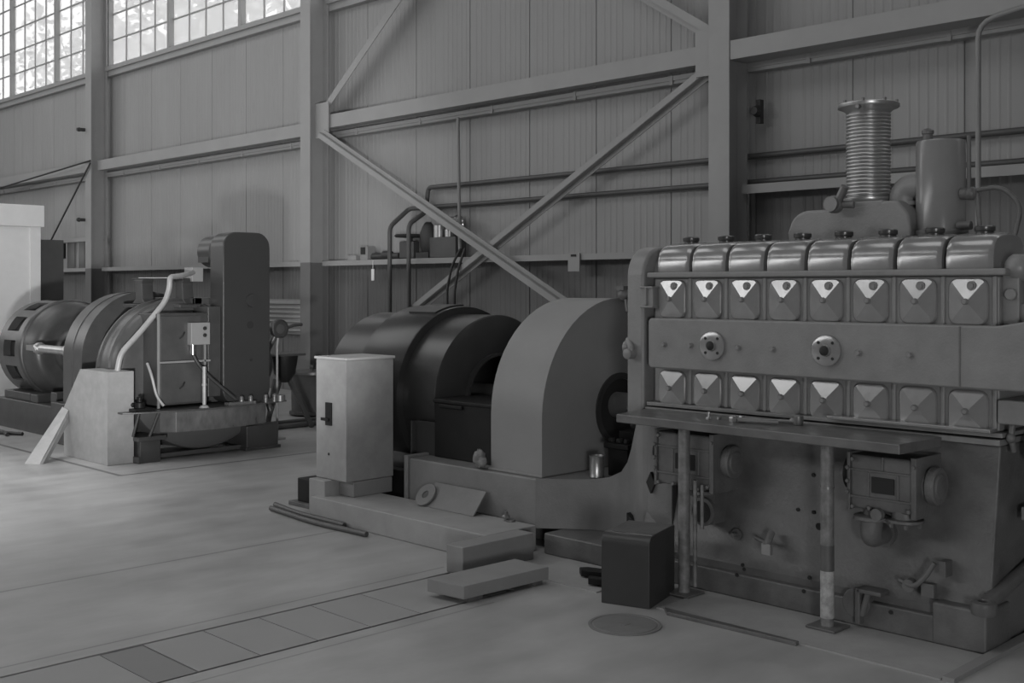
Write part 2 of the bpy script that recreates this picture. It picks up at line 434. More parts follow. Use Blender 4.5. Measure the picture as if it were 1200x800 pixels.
# things on the ledge of the braced bay (ledge top z=1.992)
LZ = 1.992
m = MB().box(-13.05, -12.88, 9.80, 9.94, LZ, LZ+.19); tag(build('small_box', m, 'boxgrey', bevel=.006), 'small pale box with a dark square, alone on the wall ledge', 'box')
build('dark_label', MB().box(-13.03, -12.93, 9.792, 9.799, LZ+.08, LZ+.18), 'hole', D.objects['small_box'], smooth=0)
m = MB().box(-13.35, -13.15, 9.80, 9.92, LZ, LZ+.07); tag(build('paper_packet', m, 'cab', bevel=.005), 'flat pale packet lying at the column end of the wall ledge', 'packet')
m = MB().tube([(-12.8, 9.84, LZ+.045), (-12.2, 9.84, LZ+.045)], .045, 10); m.tube([(-12.55, 9.84, LZ+.06), (-12.4, 9.84, LZ+.06)], .06, 10)
tag(build('steel_bar', m, 'wire', smooth=60), 'dark round steel bar lying on the wall ledge', 'bar')
v = thing('gate_valve', 'grey valve with flat dark handwheel on the wall ledge', 'valve', (-12.0, 9.84, LZ))
build('valve_body', MB().box(-12.14, -11.84, 9.77, 9.89, LZ, LZ+.24), 'dyno2', v, bevel=.02)
build('stem', MB().cyl((-11.99, 9.85, LZ+.24), .03, .08), 'bolt', v)
build('handwheel', MB().lathe([(.03, .0), (.2, .01), (.22, .03), (.2, .05), (.03, .06)], (-11.99, 9.85, LZ+.28), 'z', 20), 'wire', v)
v = thing('small_pump', 'dark small pump with rounded body on the wall ledge', 'pump', (-11.65, 9.84, LZ))
build('pump_body', MB().ball((-11.64, 9.87, LZ+.25), .2, (.7, .5, 1.22), jit=.1), 'wire', v, smooth=60)
build('base', MB().box(-11.78, -11.52, 9.77, 9.96, LZ, LZ+.08), 'wire', v)
v = thing('tool_case', 'open wooden case with metal fittings on the wall ledge', 'case', (-11.3, 9.84, LZ))
build('case_body', MB().box(-11.5, -10.98, 9.77, 9.96, LZ, LZ+.27), 'dyno2', v, bevel=.01)
build('metal_fitting', MB().cyl((-11.4, 9.86, LZ+.27), .08, .16).cyl((-11.2, 9.86, LZ+.27), .06, .1), 'alu', v)
v = thing('hand_lamp', 'round glass hand lamp resting on the wooden case', 'lamp', (-11.12, 9.84, LZ+.27))
build('glass_bulb', MB().ball((-11.13, 9.84, LZ+.44), .10), 'clear', v, smooth=80)
build('reflector', MB().lathe([(.05, 0), (.12, .05), (.125, .06), (.05, .02)], (-11.13, 9.88, LZ+.44), 'y', 20), 'bright', v, smooth=60)
build('lamp_foot', MB().cyl((-11.13, 9.88, LZ+.27), .05, .1), 'wire', v)
m = MB().box(-12.72, -12.66, 9.745, 9.755, 1.70, 1.86); m.tube([(-12.69, 9.75, 1.86), (-12.69, 9.752, 1.98)], .004, 6)
tag(build('hanging_tag', m, 'paper', smooth=0), 'small white tag hanging below the wall ledge', 'tag')
m = MB().box(-8.98, -8.80, 9.735, 9.75, 1.79, 2.0); tag(build('wall_notice', m, 'steel', smooth=0), 'small pale blank plate fixed to the wall ledge', 'plate')
build('dark_slot', MB().box(-8.93, -8.85, 9.728, 9.734, 1.96, 1.985), 'hole', D.objects['wall_notice'], smooth=0)
m = MB().box(-23.35, -23.12, 9.78, 9.95, 2.2, 2.5); tag(build('fuse_box', m, 'wire', bevel=.01), 'small dark fuse box in the framing by the white cabinet', 'box')

# ------------------------------------------------------------------ diesel engine
E = thing('diesel_engine', 'large grey eight-cylinder diesel engine with two rows of inspection covers', 'engine', (-3.1, 5.6, 0))
m = MB().prism([(4.99, 0), (4.985, .16), (5.02, .21), (5.13, .895), (6.15, .895), (6.28, .2), (6.3, 0)], -4.06, -2.10, 'x')
build('crankcase', m, 'crank', E, bevel=.012)
build('sill', MB().box(-4.76, -2.11, 4.945, 6.3, 0, .125), 'crank', E, bevel=.01)
m = MB().box(-2.33, -2.085, 4.935, 5.2, .003, .19)
build('corner_block', m, 'crank', E, bevel=.012, bseg=3)
m = MB(); m.box(-4.1, -2.09, 5.09, 6.18, .895, .922); m.box(-4.1, -2.085, 5.105, 6.16, .93, .95)
build('deck_flange', m, 'engine', E, bevel=.004)
build('ledge_strip', MB().box(-2.93, -2.12, 5.06, 5.14, .952, .968), 'cover', E, bevel=.004)
# block
m = MB().box(-4.08, -2.115, 5.15, 6.1, .95, 1.655)
build('cylinder_block', m, 'engine', E, bevel=.012)
m = MB()
for k in range(9):
    x = -4.085+.2415*k
    if k in (0,): continue
    m.prism(arc(x+.018, 0, .02, 0, 360, 10)[:-1], .945, 1.66, 'z') if False else m.box(x+.008, x+.03, 5.138, 5.16, .95, 1.655)
build('block_ribs', m, 'engine', E, bevel=.008)
build('top_rail', MB().box(-4.11, -2.075, 5.115, 6.12, 1.655, 1.688), 'engine', E, bevel=.01)

# inspection covers, cross-broken panels
def cover_mb(w, h, r, y, x, z, dome=.016, th=.016):
    pts = rrect(w, h, r, 6); n = len(pts)
    mb = MB()
    R0 = [(x+a, y, z+b) for a, b in pts]
    R1 = [(x+a, y-th*.7, z+b) for a, b in pts]
    R2 = [(x+a*.95, y-th-dome*(1-max(abs(a)/(w/2), abs(b)/(h/2))), z+b*.955) for a, b in pts]
    mb.rings([R0, R1, R2], cap=False)
    vs = list(R2)+[(x, y-th-dome, z)]
    # corner-centre diagonals break the panel into four flat facets
    fs = [(i, (i+1) % n, n) for i in range(n)]
    mb.add(vs, fs); mb.f.append(list(range(n))[::-1]); mb.mi.append(0)
    return mb
def cov(name, k, x, z, h, lug):
    o = build(name, cover_mb(.184, h, .042, 5.15, x, z), 'cover', E, smooth=5)
    kb = MB().lathe([(.024, 0), (.024, -.004), (.015, -.006), (.015, -.024), (.010, -.03)], (x-.004, 5.132, z), 'y', 14)
    build('knob', kb, 'cover', o, smooth=40)
    if lug:
        lb = MB().lathe([(.022, 0), (.022, -.012), (.012, -.012), (.012, -.02), (.004, -.02)], (x+.020, 5.137, z+.072), 'y', 14)
        build('plug', lb, 'cover', o, smooth=40)
    return o
u0 = cov('upper_inspection_cover', 0, -3.944, 1.5365, .214, True)
l0 = cov('lower_inspection_cover', 0, -3.944, 1.035, .196, False)
for k in range(1, 8):
    for q in (dup_part(u0, (.2415*k, 0, 0)), dup_part(l0, (.2415*k, 0, 0))):
        q.rotation_euler = (math.radians(random.uniform(-1.6, 1.2)), 0, math.radians(random.uniform(-1.2, 1.2)))   # not quite flush
# valve covers
def vcover(x0, x1):
    prof = [(5.142, 1.688), (5.142, 1.742), (5.146, 1.757)]+arc(5.232, 1.762, .084, 176, 105, 7)+[(5.26, 1.852), (5.34, 1.858), (5.40, 1.852)]+arc(5.42, 1.775, .075, 75, 0, 6)+[(5.497, 1.688)]
    R = []
    n = len(prof); cy, cz = 5.32, 1.70
    for t, s in ((0, .93), (.010, .975), (.026, 1), (1-.026, 1), (1-.010, .975), (1, .93)):
        x = x0+(x1-x0)*t if t in (0, 1) else (x0+t if t < .5 else x1-(1-t))
        R.append([(x, cy+(a-cy)*(1-(1-s)*.5), 1.688+(b-1.688)*s) for a, b in prof])
    return MB().rings(R)
v0 = build('valve_cover', vcover(-4.052, -3.832), 'cover', E, smooth=40)
build('filler_cap', MB().lathe([(.040, .0), (.040, .012), (.032, .012), (.044, .014), (.047, .018), (.047, .034), (.040, .040), (.0, .041)], (-3.942, 5.315, 1.850), 'z', 20, cap=False), 'cap', v0, smooth=40)
for k in range(1, 8): dup_part(v0, (.2415*k, 0, 0))
# header band
m = MB().prism([(-4.045, 1.165), (-4.03, 1.15), (-1.7, 1.145), (-1.7, 1.49), (-1.95, 1.455), (-2.09, 1.43), (-4.03, 1.43), (-4.045, 1.415)], 5.05, 5.2, 'y')
band = build('air_header', m, 'engine', E, bevel=.012, bseg=3)
build('seam', MB().box(-2.256, -2.250, 5.046, 5.06, 1.155, 1.425), 'bolt', band, smooth=0)
for x in (-3.93, -3.75, -3.44, -3.23, -2.75, -2.49) :
    m = MB().hexnut((x, 5.05, 1.285), .014, -.018, 'y'); m.cyl((x, 5.05, 1.285), .018, -.004, 'y', 14)
    build('bolt', m, 'engine', E)
for x in (-3.60, -2.92):
    m = MB().lathe([(.079, 0), (.079, -.014), (.073, -.017), (.030, -.017), (.026, -.030), (.0, -.030)], (x, 5.05, 1.29), 'y', 32, cap=False)
    fo = build('round_flange', m, 'cover', E, smooth=35)
    q = MB()
    for a in (45, 135, 225, 315): q.cyl((x+.055*math.cos(math.radians(a)), 5.0335, 1.29+.055*math.sin(math.radians(a))), .008, -.003, 'y', 10)
    q.ball((x, 5.022, 1.29), .026, (1, .5, 1))
    build('center_plug', q, 'hole', fo)
# end housing (timing case) with rounded top
def housing(x0, x1, y0, zt, r, z0, yb):
    pts = [(y0, z0), (y0, zt-r)]+arc(y0+r, zt-r, r, 180, 90, 8)[1:]+[(yb, zt), (yb, z0)]
    return MB().prism(pts, x0, x1, 'x')
h = build('timing_case', housing(-4.245, -4.118, 5.10, 1.838, .17, .86, 6.0), 'engine', E, bevel=.02, bseg=3)
m = housing(-4.118, -4.06, 5.19, 1.80, .12, .86, 5.95)
build('case_web', m, 'engine', E, bevel=.008)
m = MB().box(-4.135, -4.05, 5.10, 5.16, 1.49, 1.60); m.box(-4.14, -4.045, 5.09, 5.16, 1.485, 1.498); m.box(-4.14, -4.045, 5.09, 5.16, 1.595, 1.608); m.box(-4.10, -4.088, 5.085, 5.11, 1.498, 1.6)
build('junction_lug', m, 'engine', E, bevel=.005)
m = MB().lathe([(.045, 0), (.05, .03), (.035, .05)], (-4.29, 5.16, 1.25), 'x', 16); m.lathe([(.03, 0), (.03, -.05), (.02, -.055)], (-4.20, 5.10, 1.22), 'y', 14); m.tube([(-4.245, 5.12, 1.30), (-4.19, 5.075, 1.26), (-4.19, 5.08, 1.22)], .018)
build('breather_elbow', m, 'engine', E, smooth=50)
m = MB().tube([(-4.24, 5.2, 1.56), (-4.33, 5.18, 1.56)], .025).box(-4.37, -4.31, 5.15, 5.21, 1.585, 1.61).ball((-4.33, 5.18, 1.56), .035); m.tube([(-4.31, 5.18, 1.53), (-4.29, 5.17, 1.46)], .013)
build('small_valve', m, 'crank', E, smooth=50)
# flared foot of the engine end
left = arc(-4.50, .82, .37, -62, 2, 8)
m = MB().box(-4.08, -3.86, 5.04, 5.3, .126, .893)
ft = build('flared_foot', m, 'base', E, bevel=.006)
build('diamond_hole', MB().prism([(-4.03, .51), (-4.0, .57), (-3.97, .51), (-4.0, .45)], 5.015, 5.045, 'y'), 'hole', ft, smooth=0)
build('triangle_hole', MB().prism([(-4.23, .30), (-4.16, .24), (-4.23, .22)], 5.085, 5.12, 'y'), 'hole', ft, smooth=0)
# flywheel disc and shaft hub between engine and guard
m = MB().lathe([(.05, -.02), (.40, -.02), (.42, -.01), (.42, .03), (.40, .04), (.05, .04)], (-4.36, 5.75, .86), 'x', 48)
build('flywheel', m, 'engine', E, smooth=35)
m = MB().cyl((-4.87, 5.75, .83), .085, .52, 'x', 24); m.lathe([(.16, 0), (.19, .02), (.19, .16), (.15, .18)], (-4.62, 5.75, .83), 'x', 28)
for a in range(8): m.hexnut((-4.62, 5.75+.15*math.cos(a*PI/4), .83+.15*math.sin(a*PI/4)), .025, -.03, 'x')
build('shaft_coupling', m, 'crank', E, smooth=35)

# exhaust side on top
m = MB(); cx, cy = -3.02, 5.65
pr = [(-3.42, 1.84), (-3.42, 1.90)]+arc(-3.30, 1.90, .12, 180, 95, 6)+[(-3.15, 2.022), (-2.86, 2.05), (-2.78, 2.05), (-2.72, 1.98), (-2.70, 1.84)]
m.prism(pr, 5.5, 5.85, 'y')
duct = build('exhaust_manifold', m, 'engine', E, bevel=.05, bseg=4)
m = MB().box(-3.17, -2.86, cy-.15, cy+.15, 2.02, 2.055)
m.prism([(-3.14, 2.0), (-2.9, 2.0), (-2.87, 2.03), (-3.17, 2.03)], cy-.14, cy+.14, 'y')
build('manifold_flange', m, 'engine', E, bevel=.01)
prof = [(.118, 0), (.128, .01), (.128, .025), (.112, .03)]
z = .035; nrib = 23; pit = .0193
for k in range(nrib): prof += [(.108, z), (.116, z+pit*.35), (.116, z+pit*.65), (.108, z+pit)]; z += pit
prof += [(.114, z+.004), (.120, z+.012), (.143, z+.026), (.157, z+.03), (.160, z+.033), (.160, z+.05), (.155, z+.053), (.13, z+.053), (.125, z+.045), (.10, z+.02), (.09, .02), (.09, 0)]
bo = build('exhaust_bellows', MB().lathe(prof, (cx, cy, 2.053), 'z', 48, cap=False), 'alu', E, smooth=50)
build('flange_bolt', MB().hexnut((cx+.02, cy-.138, 2.053+z+.022), .014, -.02, 'y'), 'bolt', bo)
for a in range(8): build('flange_bolt', MB().hexnut((cx+.145*math.cos(a*PI/4+.3), cy+.145*math.sin(a*PI/4+.3), 2.053+z+.053), .011, .014, 'z'), 'bolt', bo)
m = MB().ball((-3.10, 5.44, 2.04), .05, (1, .8, 1)); m.tube([(-3.10, 5.44, 2.02), (-3.03, 5.42, 2.13)], .022); m.tube([(-3.1, 5.44, 2.04), (-3.0, 5.46, 2.035)], .02); m.cyl((-3.10, 5.42, 2.04), .04, -.03, 'y', 14)
build('drain_cock', m, 'bolt', E, smooth=50)
m = MB().tube(bend([(-2.83, 5.66, 1.95), (-2.83, 5.66, 2.13), (-2.62, 5.66, 2.13)], .13, 6), .07, 16); m.cyl((-2.83, 5.66, 2.03), .095, .02, 'z', 20)
build('elbow_pipe', m, 'engine', E, smooth=50)
fl_ = MB().lathe([(.128, 0), (.135, .01), (.135, .03), (.121, .035), (.121, .48), (.115, .49), (.02, .494), (.0, .494)], (-2.62, 5.65, 1.86), 'z', 40, cap=False)
fo = build('filter_canister', fl_, 'canister', E, smooth=35)
build('top_knob', MB().lathe([(.025, 0), (.025, .03), (.03, .035), (.03, .05), (.02, .06)], (-2.665, 5.60, 2.352), 'z', 12), 'crank', fo)
m = MB().lathe([(.03, 0), (.03, .05), (.022, .05), (.022, .08)], (-2.50, 5.62, 2.07), 'x', 12); m.tube([(-2.46, 5.62, 2.05), (-2.46, 5.62, 2.36)], .011); m.ball((-2.45, 5.62, 2.07), .035); m.tube([(-2.42, 5.62, 2.07), (-2.40, 5.62, 1.83)], .012)
m.tube(bend([(-2.45, 5.62, 2.08), (-2.30, 5.62, 2.10), (-2.20, 5.62, 2.0), (-2.24, 5.6, 1.80)], .1, 5), .012)
m.cyl((-2.51, 5.6, 1.91), .022, .07, 'x', 12)
build('valve_piping', m, 'crank', E, smooth=50)
# governor at the free end
m = MB().lathe([(.075, 0), (.082, .015), (.082, .05), (.076, .052), (.076, .30), (.06, .31)], (-2.03, 5.30, 1.60), 'x', 28)
gv = build('governor', m, 'alu', E, smooth=35)
q = MB()
for s in (.065, .11): q.lathe([(.0785, 0), (.0785, .02)], (-2.03+s, 5.30, 1.60), 'x', 28, cap=False)
build('dark_band', q, 'hole', gv)
q = MB().lathe([(.014, 0), (.014, .05), (.024, .055), (.024, .075), (.012, .08), (.012, .15), (.02, .155), (.02, .17), (.01, .175), (.008, .24)], (-1.955, 5.28, 1.67), 'z', 12)
build('needle_valve', q, 'bright', gv, smooth=35)
m = MB().box(-2.10, -1.75, 5.2, 5.6, 1.43, 1.53); m.box(-2.12, -2.04, 5.18, 5.5, 1.43, 1.66); m.cyl((-2.075, 5.24, 1.57), .028, -.08, 'y', 12); m.ball((-2.06, 5.22, 1.69), .06, (1, 1, 1.1))
build('governor_bracket', m, 'engine', E, bevel=.01)
m = MB().box(-2.115, -1.9, 5.12, 5.7, .99, 1.10); build('end_flange', m, 'engine', E, bevel=.01)
m = MB().lathe([(.05, 0), (.1, .02), (.12, .07), (.12, .25)], (-2.04, 5.42, .72), 'x', 24); m.lathe([(.06, 0), (.075, .02), (.075, .2)], (-2.04, 5.3, .88), 'x', 20); m.box(-2.06, -1.8, 5.25, 5.6, .55, .61)
build('water_pump', m, 'engine', E, smooth=35, bevel=.004)
m = MB().lathe([(.06, -.02), (.07, -.01), (.07, .06), (.055, .07)], (-2.16, 5.2, .98), 'y', 6); 
m = MB().ball((-2.04, 5.16, 1.01), .055, (1.3, .6, .42)); m.tube([(-2.06, 5.16, 1.0), (-2.06, 5.14, .93), (-2.06, 5.17, .87)], .014); m.ball((-2.06, 5.14, .93), .022)
build('lever_joint', m, 'crank', E, smooth=50)
m = MB().tube([(-2.10, 4.99, .225), (-2.02, 5.7, .42), (-1.98, 6.3, .5)], .033, 14); m.lathe([(.05, -.025), (.055, -.01), (.055, .03), (.03, .035), (.025, .01)], (-2.10, 4.95, .20), 'z', 18, cap=True)
build('drain_pipe', m, 'crank', E, smooth=50)
# twin pumps on the crankcase front
def pump(nm, x0, x1, z0, z1, lab):
    y0 = 4.86
    p = build(nm, MB().box(x0, x1, y0, 5.12, z0, z1), 'crank', E, bevel=.012, bseg=3, label=lab)
    W = x1-x0; H = z1-z0
    q = MB()
    q.box(x0-.012, x0+.004, y0-.012, 5.1, z0-.01, z1+.012); q.box(x1-.012, x1+.014, y0-.014, 5.1, z0-.015, z1+.012)
    q.box(x0, x1, y0-.007, y0+.01, z0+H*.70, z0+H*.745); q.box(x0, x1, y0-.007, y0+.01, z0+H*.2, z0+H*.245)
    q.box(x0+W*.5, x0+W*.53, y0-.007, y0+.01, z0+H*.745, z1); q.box(x0+W*.28, x0+W*.31, y0-.007, y0+.01, z0+H*.245, z0+H*.70); q.box(x0+W*.74, x0+W*.77, y0-.007, y0+.01, z0+H*.245, z0+H*.70)
    build('casting_ribs', q, 'crank', p, bevel=.004)
    build('plate', MB().box(x0+W*.35, x0+W*.70, y0-.008, y0+.01, z0+H*.33, z0+H*.62), 'hole', p, bevel=.002)
    q = MB().lathe([(.0, .075), (.052, .075), (.06, .068), (.078, .068), (.085, .06), (.085, .03), (.07, .02), (.07, 0)], (x1+.005, 4.965, (z0+z1)/2+.005), 'x', 28, cap=False)
    build('end_cap', q, 'crank', p, smooth=35)
    q = MB().lathe([(.07, 0), (.085, -.02), (.085, -.05), (.06, -.06)], (x0-.01, 4.98, (z0+z1)/2+.02), 'x', 28)
    build('drive_cap', q, 'hole', p, smooth=35)
    q = MB()
    for (xx, zz) in ((x0+.02, z0+.01), (x0+.02, z1-.02), (x1-.02, z0+.02), (x1+.004, z1-.03), (x0+W*.33, z0+.012), (x0-.006, z0+H*.5), (x0-.006, z0+H*.3), (x0-.006, z0+H*.75)):
        q.hexnut((xx, y0-.01, zz), .011, -.012, 'y')
    build('bolts', q, 'bolt', p)
    return p
pb = pump('oil_pump', -2.69, -2.375, .575, .825, None)
m = MB(); m.lathe([(.075, 0), (.085, .004), (.085, .018), (.075, .022)], (-2.60, 4.90, .525), 'z', 24); m.lathe([(.075, 0), (.085, .004), (.085, .016), (.06, .02)], (-2.45, 4.92, .53), 'z', 24); m.cyl((-2.60, 4.92, .54), .05, .05, 'z', 18); m.cyl((-2.45, 4.92, .545), .06, .05, 'z', 18)
m.cyl((-2.54, 4.85, .565), .028, -.03, 'y', 16)
for a in range(6): m.hexnut((-2.45+.07*math.cos(a*PI/3), 4.92+.07*math.sin(a*PI/3), .53), .010, -.02, 'z')
build('pipe_flange', m, 'crank', pb, smooth=35)
m = MB().tube(bend([(-2.60, 4.90, .53), (-2.61, 4.90, .44), (-2.62, 5.08, .44)], .09, 6), .050, 18); m.cyl((-2.62, 5.03, .44), .066, .03, 'y', 20)
build('suction_elbow', m, 'crank', pb, smooth=50)
pa = pump('oil_pump', -3.83, -3.47, .55, .83, None)
m = MB().lathe([(.075, 0), (.085, .004), (.085, .02), (.075, .024)], (-3.60, 4.92, .515), 'z', 24); m.cyl((-3.60, 4.92, .53), .06, .04, 'z', 20)
m.lathe([(.06, 0), (.075, .004), (.075, .05)], (-3.58, 4.92, .42), 'y', 24); m.box(-3.66, -3.52, 4.95, 5.1, .36, .52)
build('pipe_flange', m, 'crank', pa, smooth=35)
build('open_port', MB().cyl((-3.58, 4.917, .42), .058, -.004, 'y', 24), 'hole', pa)
# fittings low on the crankcase
build('drain_plug', MB().lathe([(.03, 0), (.03, -.012), (.012, -.012), (.012, -.05)], (-3.43, 5.03, .31), 'y', 14), 'crank', E)
m = MB().tube([(-3.28, 4.97, .325), (-3.19, 4.93, .315)], .012); dv = build('drain_valve', m, 'crank', E, smooth=45)
build('handle_plate', MB().box(-3.21, -3.16, 4.915, 4.94, .26, .315).tube([(-3.2, 4.99, .36), (-3.19, 4.925, .30)], .02), 'cover', dv, smooth=45)
for (x, z) in ((-3.37, .165), (-3.375, .12), (-3.36, .145), (-2.98, .17), (-2.985, .11), (-3.02, .66), (-2.53, .10), (-3.0, .48), (-3.09, .48)): build('screw_hole', MB().cyl((x, 4.944 if z < .126 else 4.988 if z < .21 else 5.02+.159*(z-.21), z), .010, -.005, 'y', 10), 'hole', E)
build('screw_hole', MB().cyl((-2.965, 5.053, .415), .018, -.004, 'y', 16), 'hole', E)
m = MB().box(-2.68, -2.56, 4.90, 4.99, .17, .19); m.box(-2.69, -2.665, 4.90, 4.99, .02, .19); m.tube([(-2.63, 4.92, .18), (-2.665, 4.92, .06)], .015); m.cyl((-2.70, 4.98, .11), .07, -.05, 'y', 22)
build('clamp_bracket', m, 'crank', E, bevel=.005)
m = MB().cyl((-2.45, 4.99, .235), .03, -.04, 'y', 14); m.box(-2.39, -2.33, 4.955, 4.99, .2, .26); m.tube(bend([(-2.5, 4.97, .25), (-2.42, 4.95, .235), (-2.36, 4.95, .3), (-2.33, 4.96, .36)], .03), .012); m.box(-2.31, -2.28, 4.965, 5.03, .3, .37)
build('hook_fitting', m, 'crank', E, smooth=45)

# ------------------------------------------------------------------ work bench in front of the engine
T = thing('work_bench', 'narrow steel bench on two pipe legs along the engine front', 'bench', (-3.2, 4.85, 0))
m = MB().prism([(-4.0, 4.72), (-2.355, 4.68), (-2.335, 5.05), (-4.06, 5.05)], .872, .918, 'z')
build('bench_top', m, 'bench', T, bevel=.006)
for x, dark in ((-3.605, False), (-2.775, True)):
    m = MB().tube([(x, 4.80, .010), (x, 4.80, .873)], .031, 18)
    lg = build('leg', m, 'legpipe', T, smooth=50)
    build('foot_plate', MB().box(x-.075, x+.075, 4.73, 4.88, .0065, .018), 'bench', lg, bevel=.003)
    if dark:
        build('pale_band', MB().lathe([(.0325, 0), (.0325, .22)], (x, 4.80, .055), 'z', 18), 'legband', lg, label='pale chipped paint on the foot of the leg')
        build('dark_band', MB().lathe([(.0325, 0), (.0325, .12)], (x, 4.80, .275), 'z', 18), 'legdark', lg)
        build('joint_ring', MB().lathe([(.034, 0), (.034, .01)], (x, 4.80, .66), 'z', 18), 'bolt', lg)
    else:
        m = MB().tube([(x+.055, 4.82, .05), (x+.055, 4.82, .60)], .011, 8); m.tube([(x+.085, 4.84, .35), (x+.085, 4.84, .58)], .010, 8)
        build('side_tube', m, 'legpipe', lg, smooth=50)
# tools on the bench
t = thing('socket_wrench', 'long dark wrench lying on the work bench', 'wrench', (-3.22, 4.92, .918))
m = MB().tube([(-3.33, 4.86, .934), (-3.06, 4.965, .934)], .011, 8); build('handle', m, 'bolt', t, smooth=50)
m = MB().lathe([(.022, 0), (.026, .01), (.026, .045), (.02, .05)], (-3.035, 4.972, .919), 'z', 14); m.ball((-3.06, 4.965, .938), .018); build('socket', m, 'bolt', t, smooth=40)
m = MB().hexnut((-3.34, 4.855, .919), .022, .03, 'z'); m.hexnut((-3.31, 4.89, .919), .018, .03, 'z'); m.tube([(-3.30, 4.84, .932), (-3.1, 4.90, .932)], .008, 8); build('extension', m, 'cover', t, smooth=40)
m = MB().hexnut((-3.50, 4.87, .918), .016, .012, 'z'); m.cyl((-3.50, 4.87, .930), .008, .026, 'z', 10)
tag(build('loose_bolt', m, 'cover'), 'small bright bolt standing upright on the work bench', 'bolt')
m = MB().hexnut((-3.45, 4.89, .918), .013, .014, 'z')
tag(build('loose_nut', m, 'bolt'), 'small hex nut lying near the upright bolt on the bench', 'nut')

# ------------------------------------------------------------------ cast base, generator and guard
B = thing('machine_base', 'heavy grey cast base carrying the arched guard, joined to the engine', 'base', (-5.2, 5.6, 0))
m = MB().prism([(-6.1, 5.0), (-4.88, 5.0), (-4.56, 5.27), (-4.36, 5.27), (-4.36, 6.45), (-6.1, 6.45)], .126, .428, 'z')
build('bed', m, 'base', B, bevel=.012, bseg=3)
build('end_plate', MB().box(-6.14, -6.1, 4.985, 6.46, .126, .445), 'base', B, bevel=.006)
build('footing', MB().box(-6.74, -4.78, 5.2, 6.5, 0, .126), 'crank', B, bevel=.01)
# side plate that sweeps up to the engine
path = [(-4.875, 4.998, .43), (-4.80, 5.06, .43), (-4.70, 5.14, .43), (-4.60, 5.21, .435), (-4.50, 5.245, .455), (-4.40, 5.24, .50), (-4.32, 5.20, .57), (-4.25, 5.15, .66), (-4.19, 5.105, .76), (-4.14, 5.07, .84), (-4.08, 5.045, .888), (-3.95, 5.03, .893), (-3.86, 5.028, .893)]
m = MB()
R = [[(x, y, .127), (x, y, z), (x+.012, y+.03, z), (x+.012, y+.03, .127)] for x, y, z in path]
m.rings(R); build('sweep_plate', m, 'base', B, smooth=50)
m = MB().box(-4.66, -4.50, 5.42, 5.75, .428, .60); m.box(-4.68, -4.48, 5.40, 5.77, .60, .635)
for (x, y) in ((-4.64, 5.44), (-4.58, 5.44), (-4.52, 5.44), (-4.64, 5.60), (-4.52, 5.6)): m.hexnut((x, y, .635), .026, .03, 'z')
m.box(-4.64, -4.52, 5.5, 5.75, .635, .70)
build('bearing_pedestal', m, 'genblk', B, bevel=.006)

def dshape(y0, zc, r, z0, n=28):
    return [(y0, z0)]+arc(y0+r, zc, r, 180, 0, n)+[(y0+2*r, z0)]
G = thing('flywheel_guard', 'large light grey arched sheet guard between generator and engine', 'guard', (-5.1, 5.8, .43))
dp = dshape(5.05, .79, .74, .43)
m = MB().prism(dp, -5.335, -4.877, 'x')
build('guard_shell', m, 'guard', G, bevel=.006, smooth=30)
m = MB()
dd = dshape(5.046, .79, .744, .432); d2 = dshape(5.062, .79, .728, .432)
n = len(dd)
m.rings([[(-4.872, a, b) for a, b in dd], [(-4.888, a, b) for a, b in dd]], cap=False); m.add([(-4.872, a, b) for a, b in dd]+[(-4.872, a, b) for a, b in d2], [(i, i+1, n+i+1, n+i) for i in range(n-1)])
build('edge_strip', m, 'guard', G, smooth=30)
m = MB().lathe([(.24, 0), (.24, .012), (.20, .012)], (-4.877, 5.79, .80), 'x', 40, cap=False)
build('hub_rim', m, 'gen', G, smooth=35)
build('hub_opening', MB().cyl((-4.876, 5.79, .80), .2, .003, 'x', 40), 'hole', G)
build('foot_strip', MB().box(-5.345, -4.865, 5.035, 5.06, .43, .445), 'guard', G, bevel=.003)

N_ = thing('generator', 'dark round generator with stepped drums beside the arched guard', 'generator', (-6.7, 5.8, .126))
cy, cz = 5.8, .80
m = MB().lathe([(.32, 0), (.32, -.04), (.585, -.04), (.60, -.05), (.60, -.40)], (-6.02, cy, cz), 'x', 64, cap=False)
m.lathe([(.32, 0), (.30, -.0), (.30, -.35)], (-6.02, cy, cz), 'x', 64, cap=False)
build('end_bell', m, 'gen', N_, smooth=35)
build('inner_dark', MB().cyl((-6.40, cy, cz), .31, .08, 'x', 40), 'hole', N_)
m = MB().lathe([(.60, 0), (.655, 0), (.66, -.01), (.66, -.50), (.64, -.52), (.60, -.52)], (-6.42, cy, cz), 'x', 64, cap=True)
build('frame_drum', m, 'gen', N_, smooth=35)
m = MB().lathe([(.58, 0), (.60, 0), (.60, -.42), (.55, -.46)], (-6.94, cy, cz), 'x', 64, cap=True)
build('rear_drum', m, 'gen', N_, smooth=35)
pl = arc(cy, cz, .661, 113, 88, 8); pl2 = arc(cy, cz, .672, 113, 88, 8)
m = MB().prism([(a, b) for a, b in pl]+[(a, b) for a, b in pl2][::-1], -6.76, -6.45, 'x')
build('top_cover_plate', m, 'gen', N_, smooth=35)
m = MB().cyl((-6.35, cy, cz), .09, 1.0, 'x', 28); m.lathe([(.15, 0), (.17, .02), (.17, .10), (.15, .12)], (-5.95, cy, cz), 'x', 28); m.lathe([(.12, 0), (.12, .06)], (-5.75, cy, cz), 'x', 28)
build('shaft', m, 'bolt', N_, smooth=35)
m = MB().box(-7.0, -6.15, 5.28, 6.4, .127, .42); build('frame_feet', m, 'gen', N_, bevel=.01)
m = MB().box(-6.26, -6.24, 5.14, 5.5, .127, .66); m.box(-6.26, -6.02, 5.18, 5.2, .127, .66); m.box(-6.03, -6.01, 5.18, 5.5, .127, .66)
build('leg_bracket', m, 'gen', N_, bevel=.004)
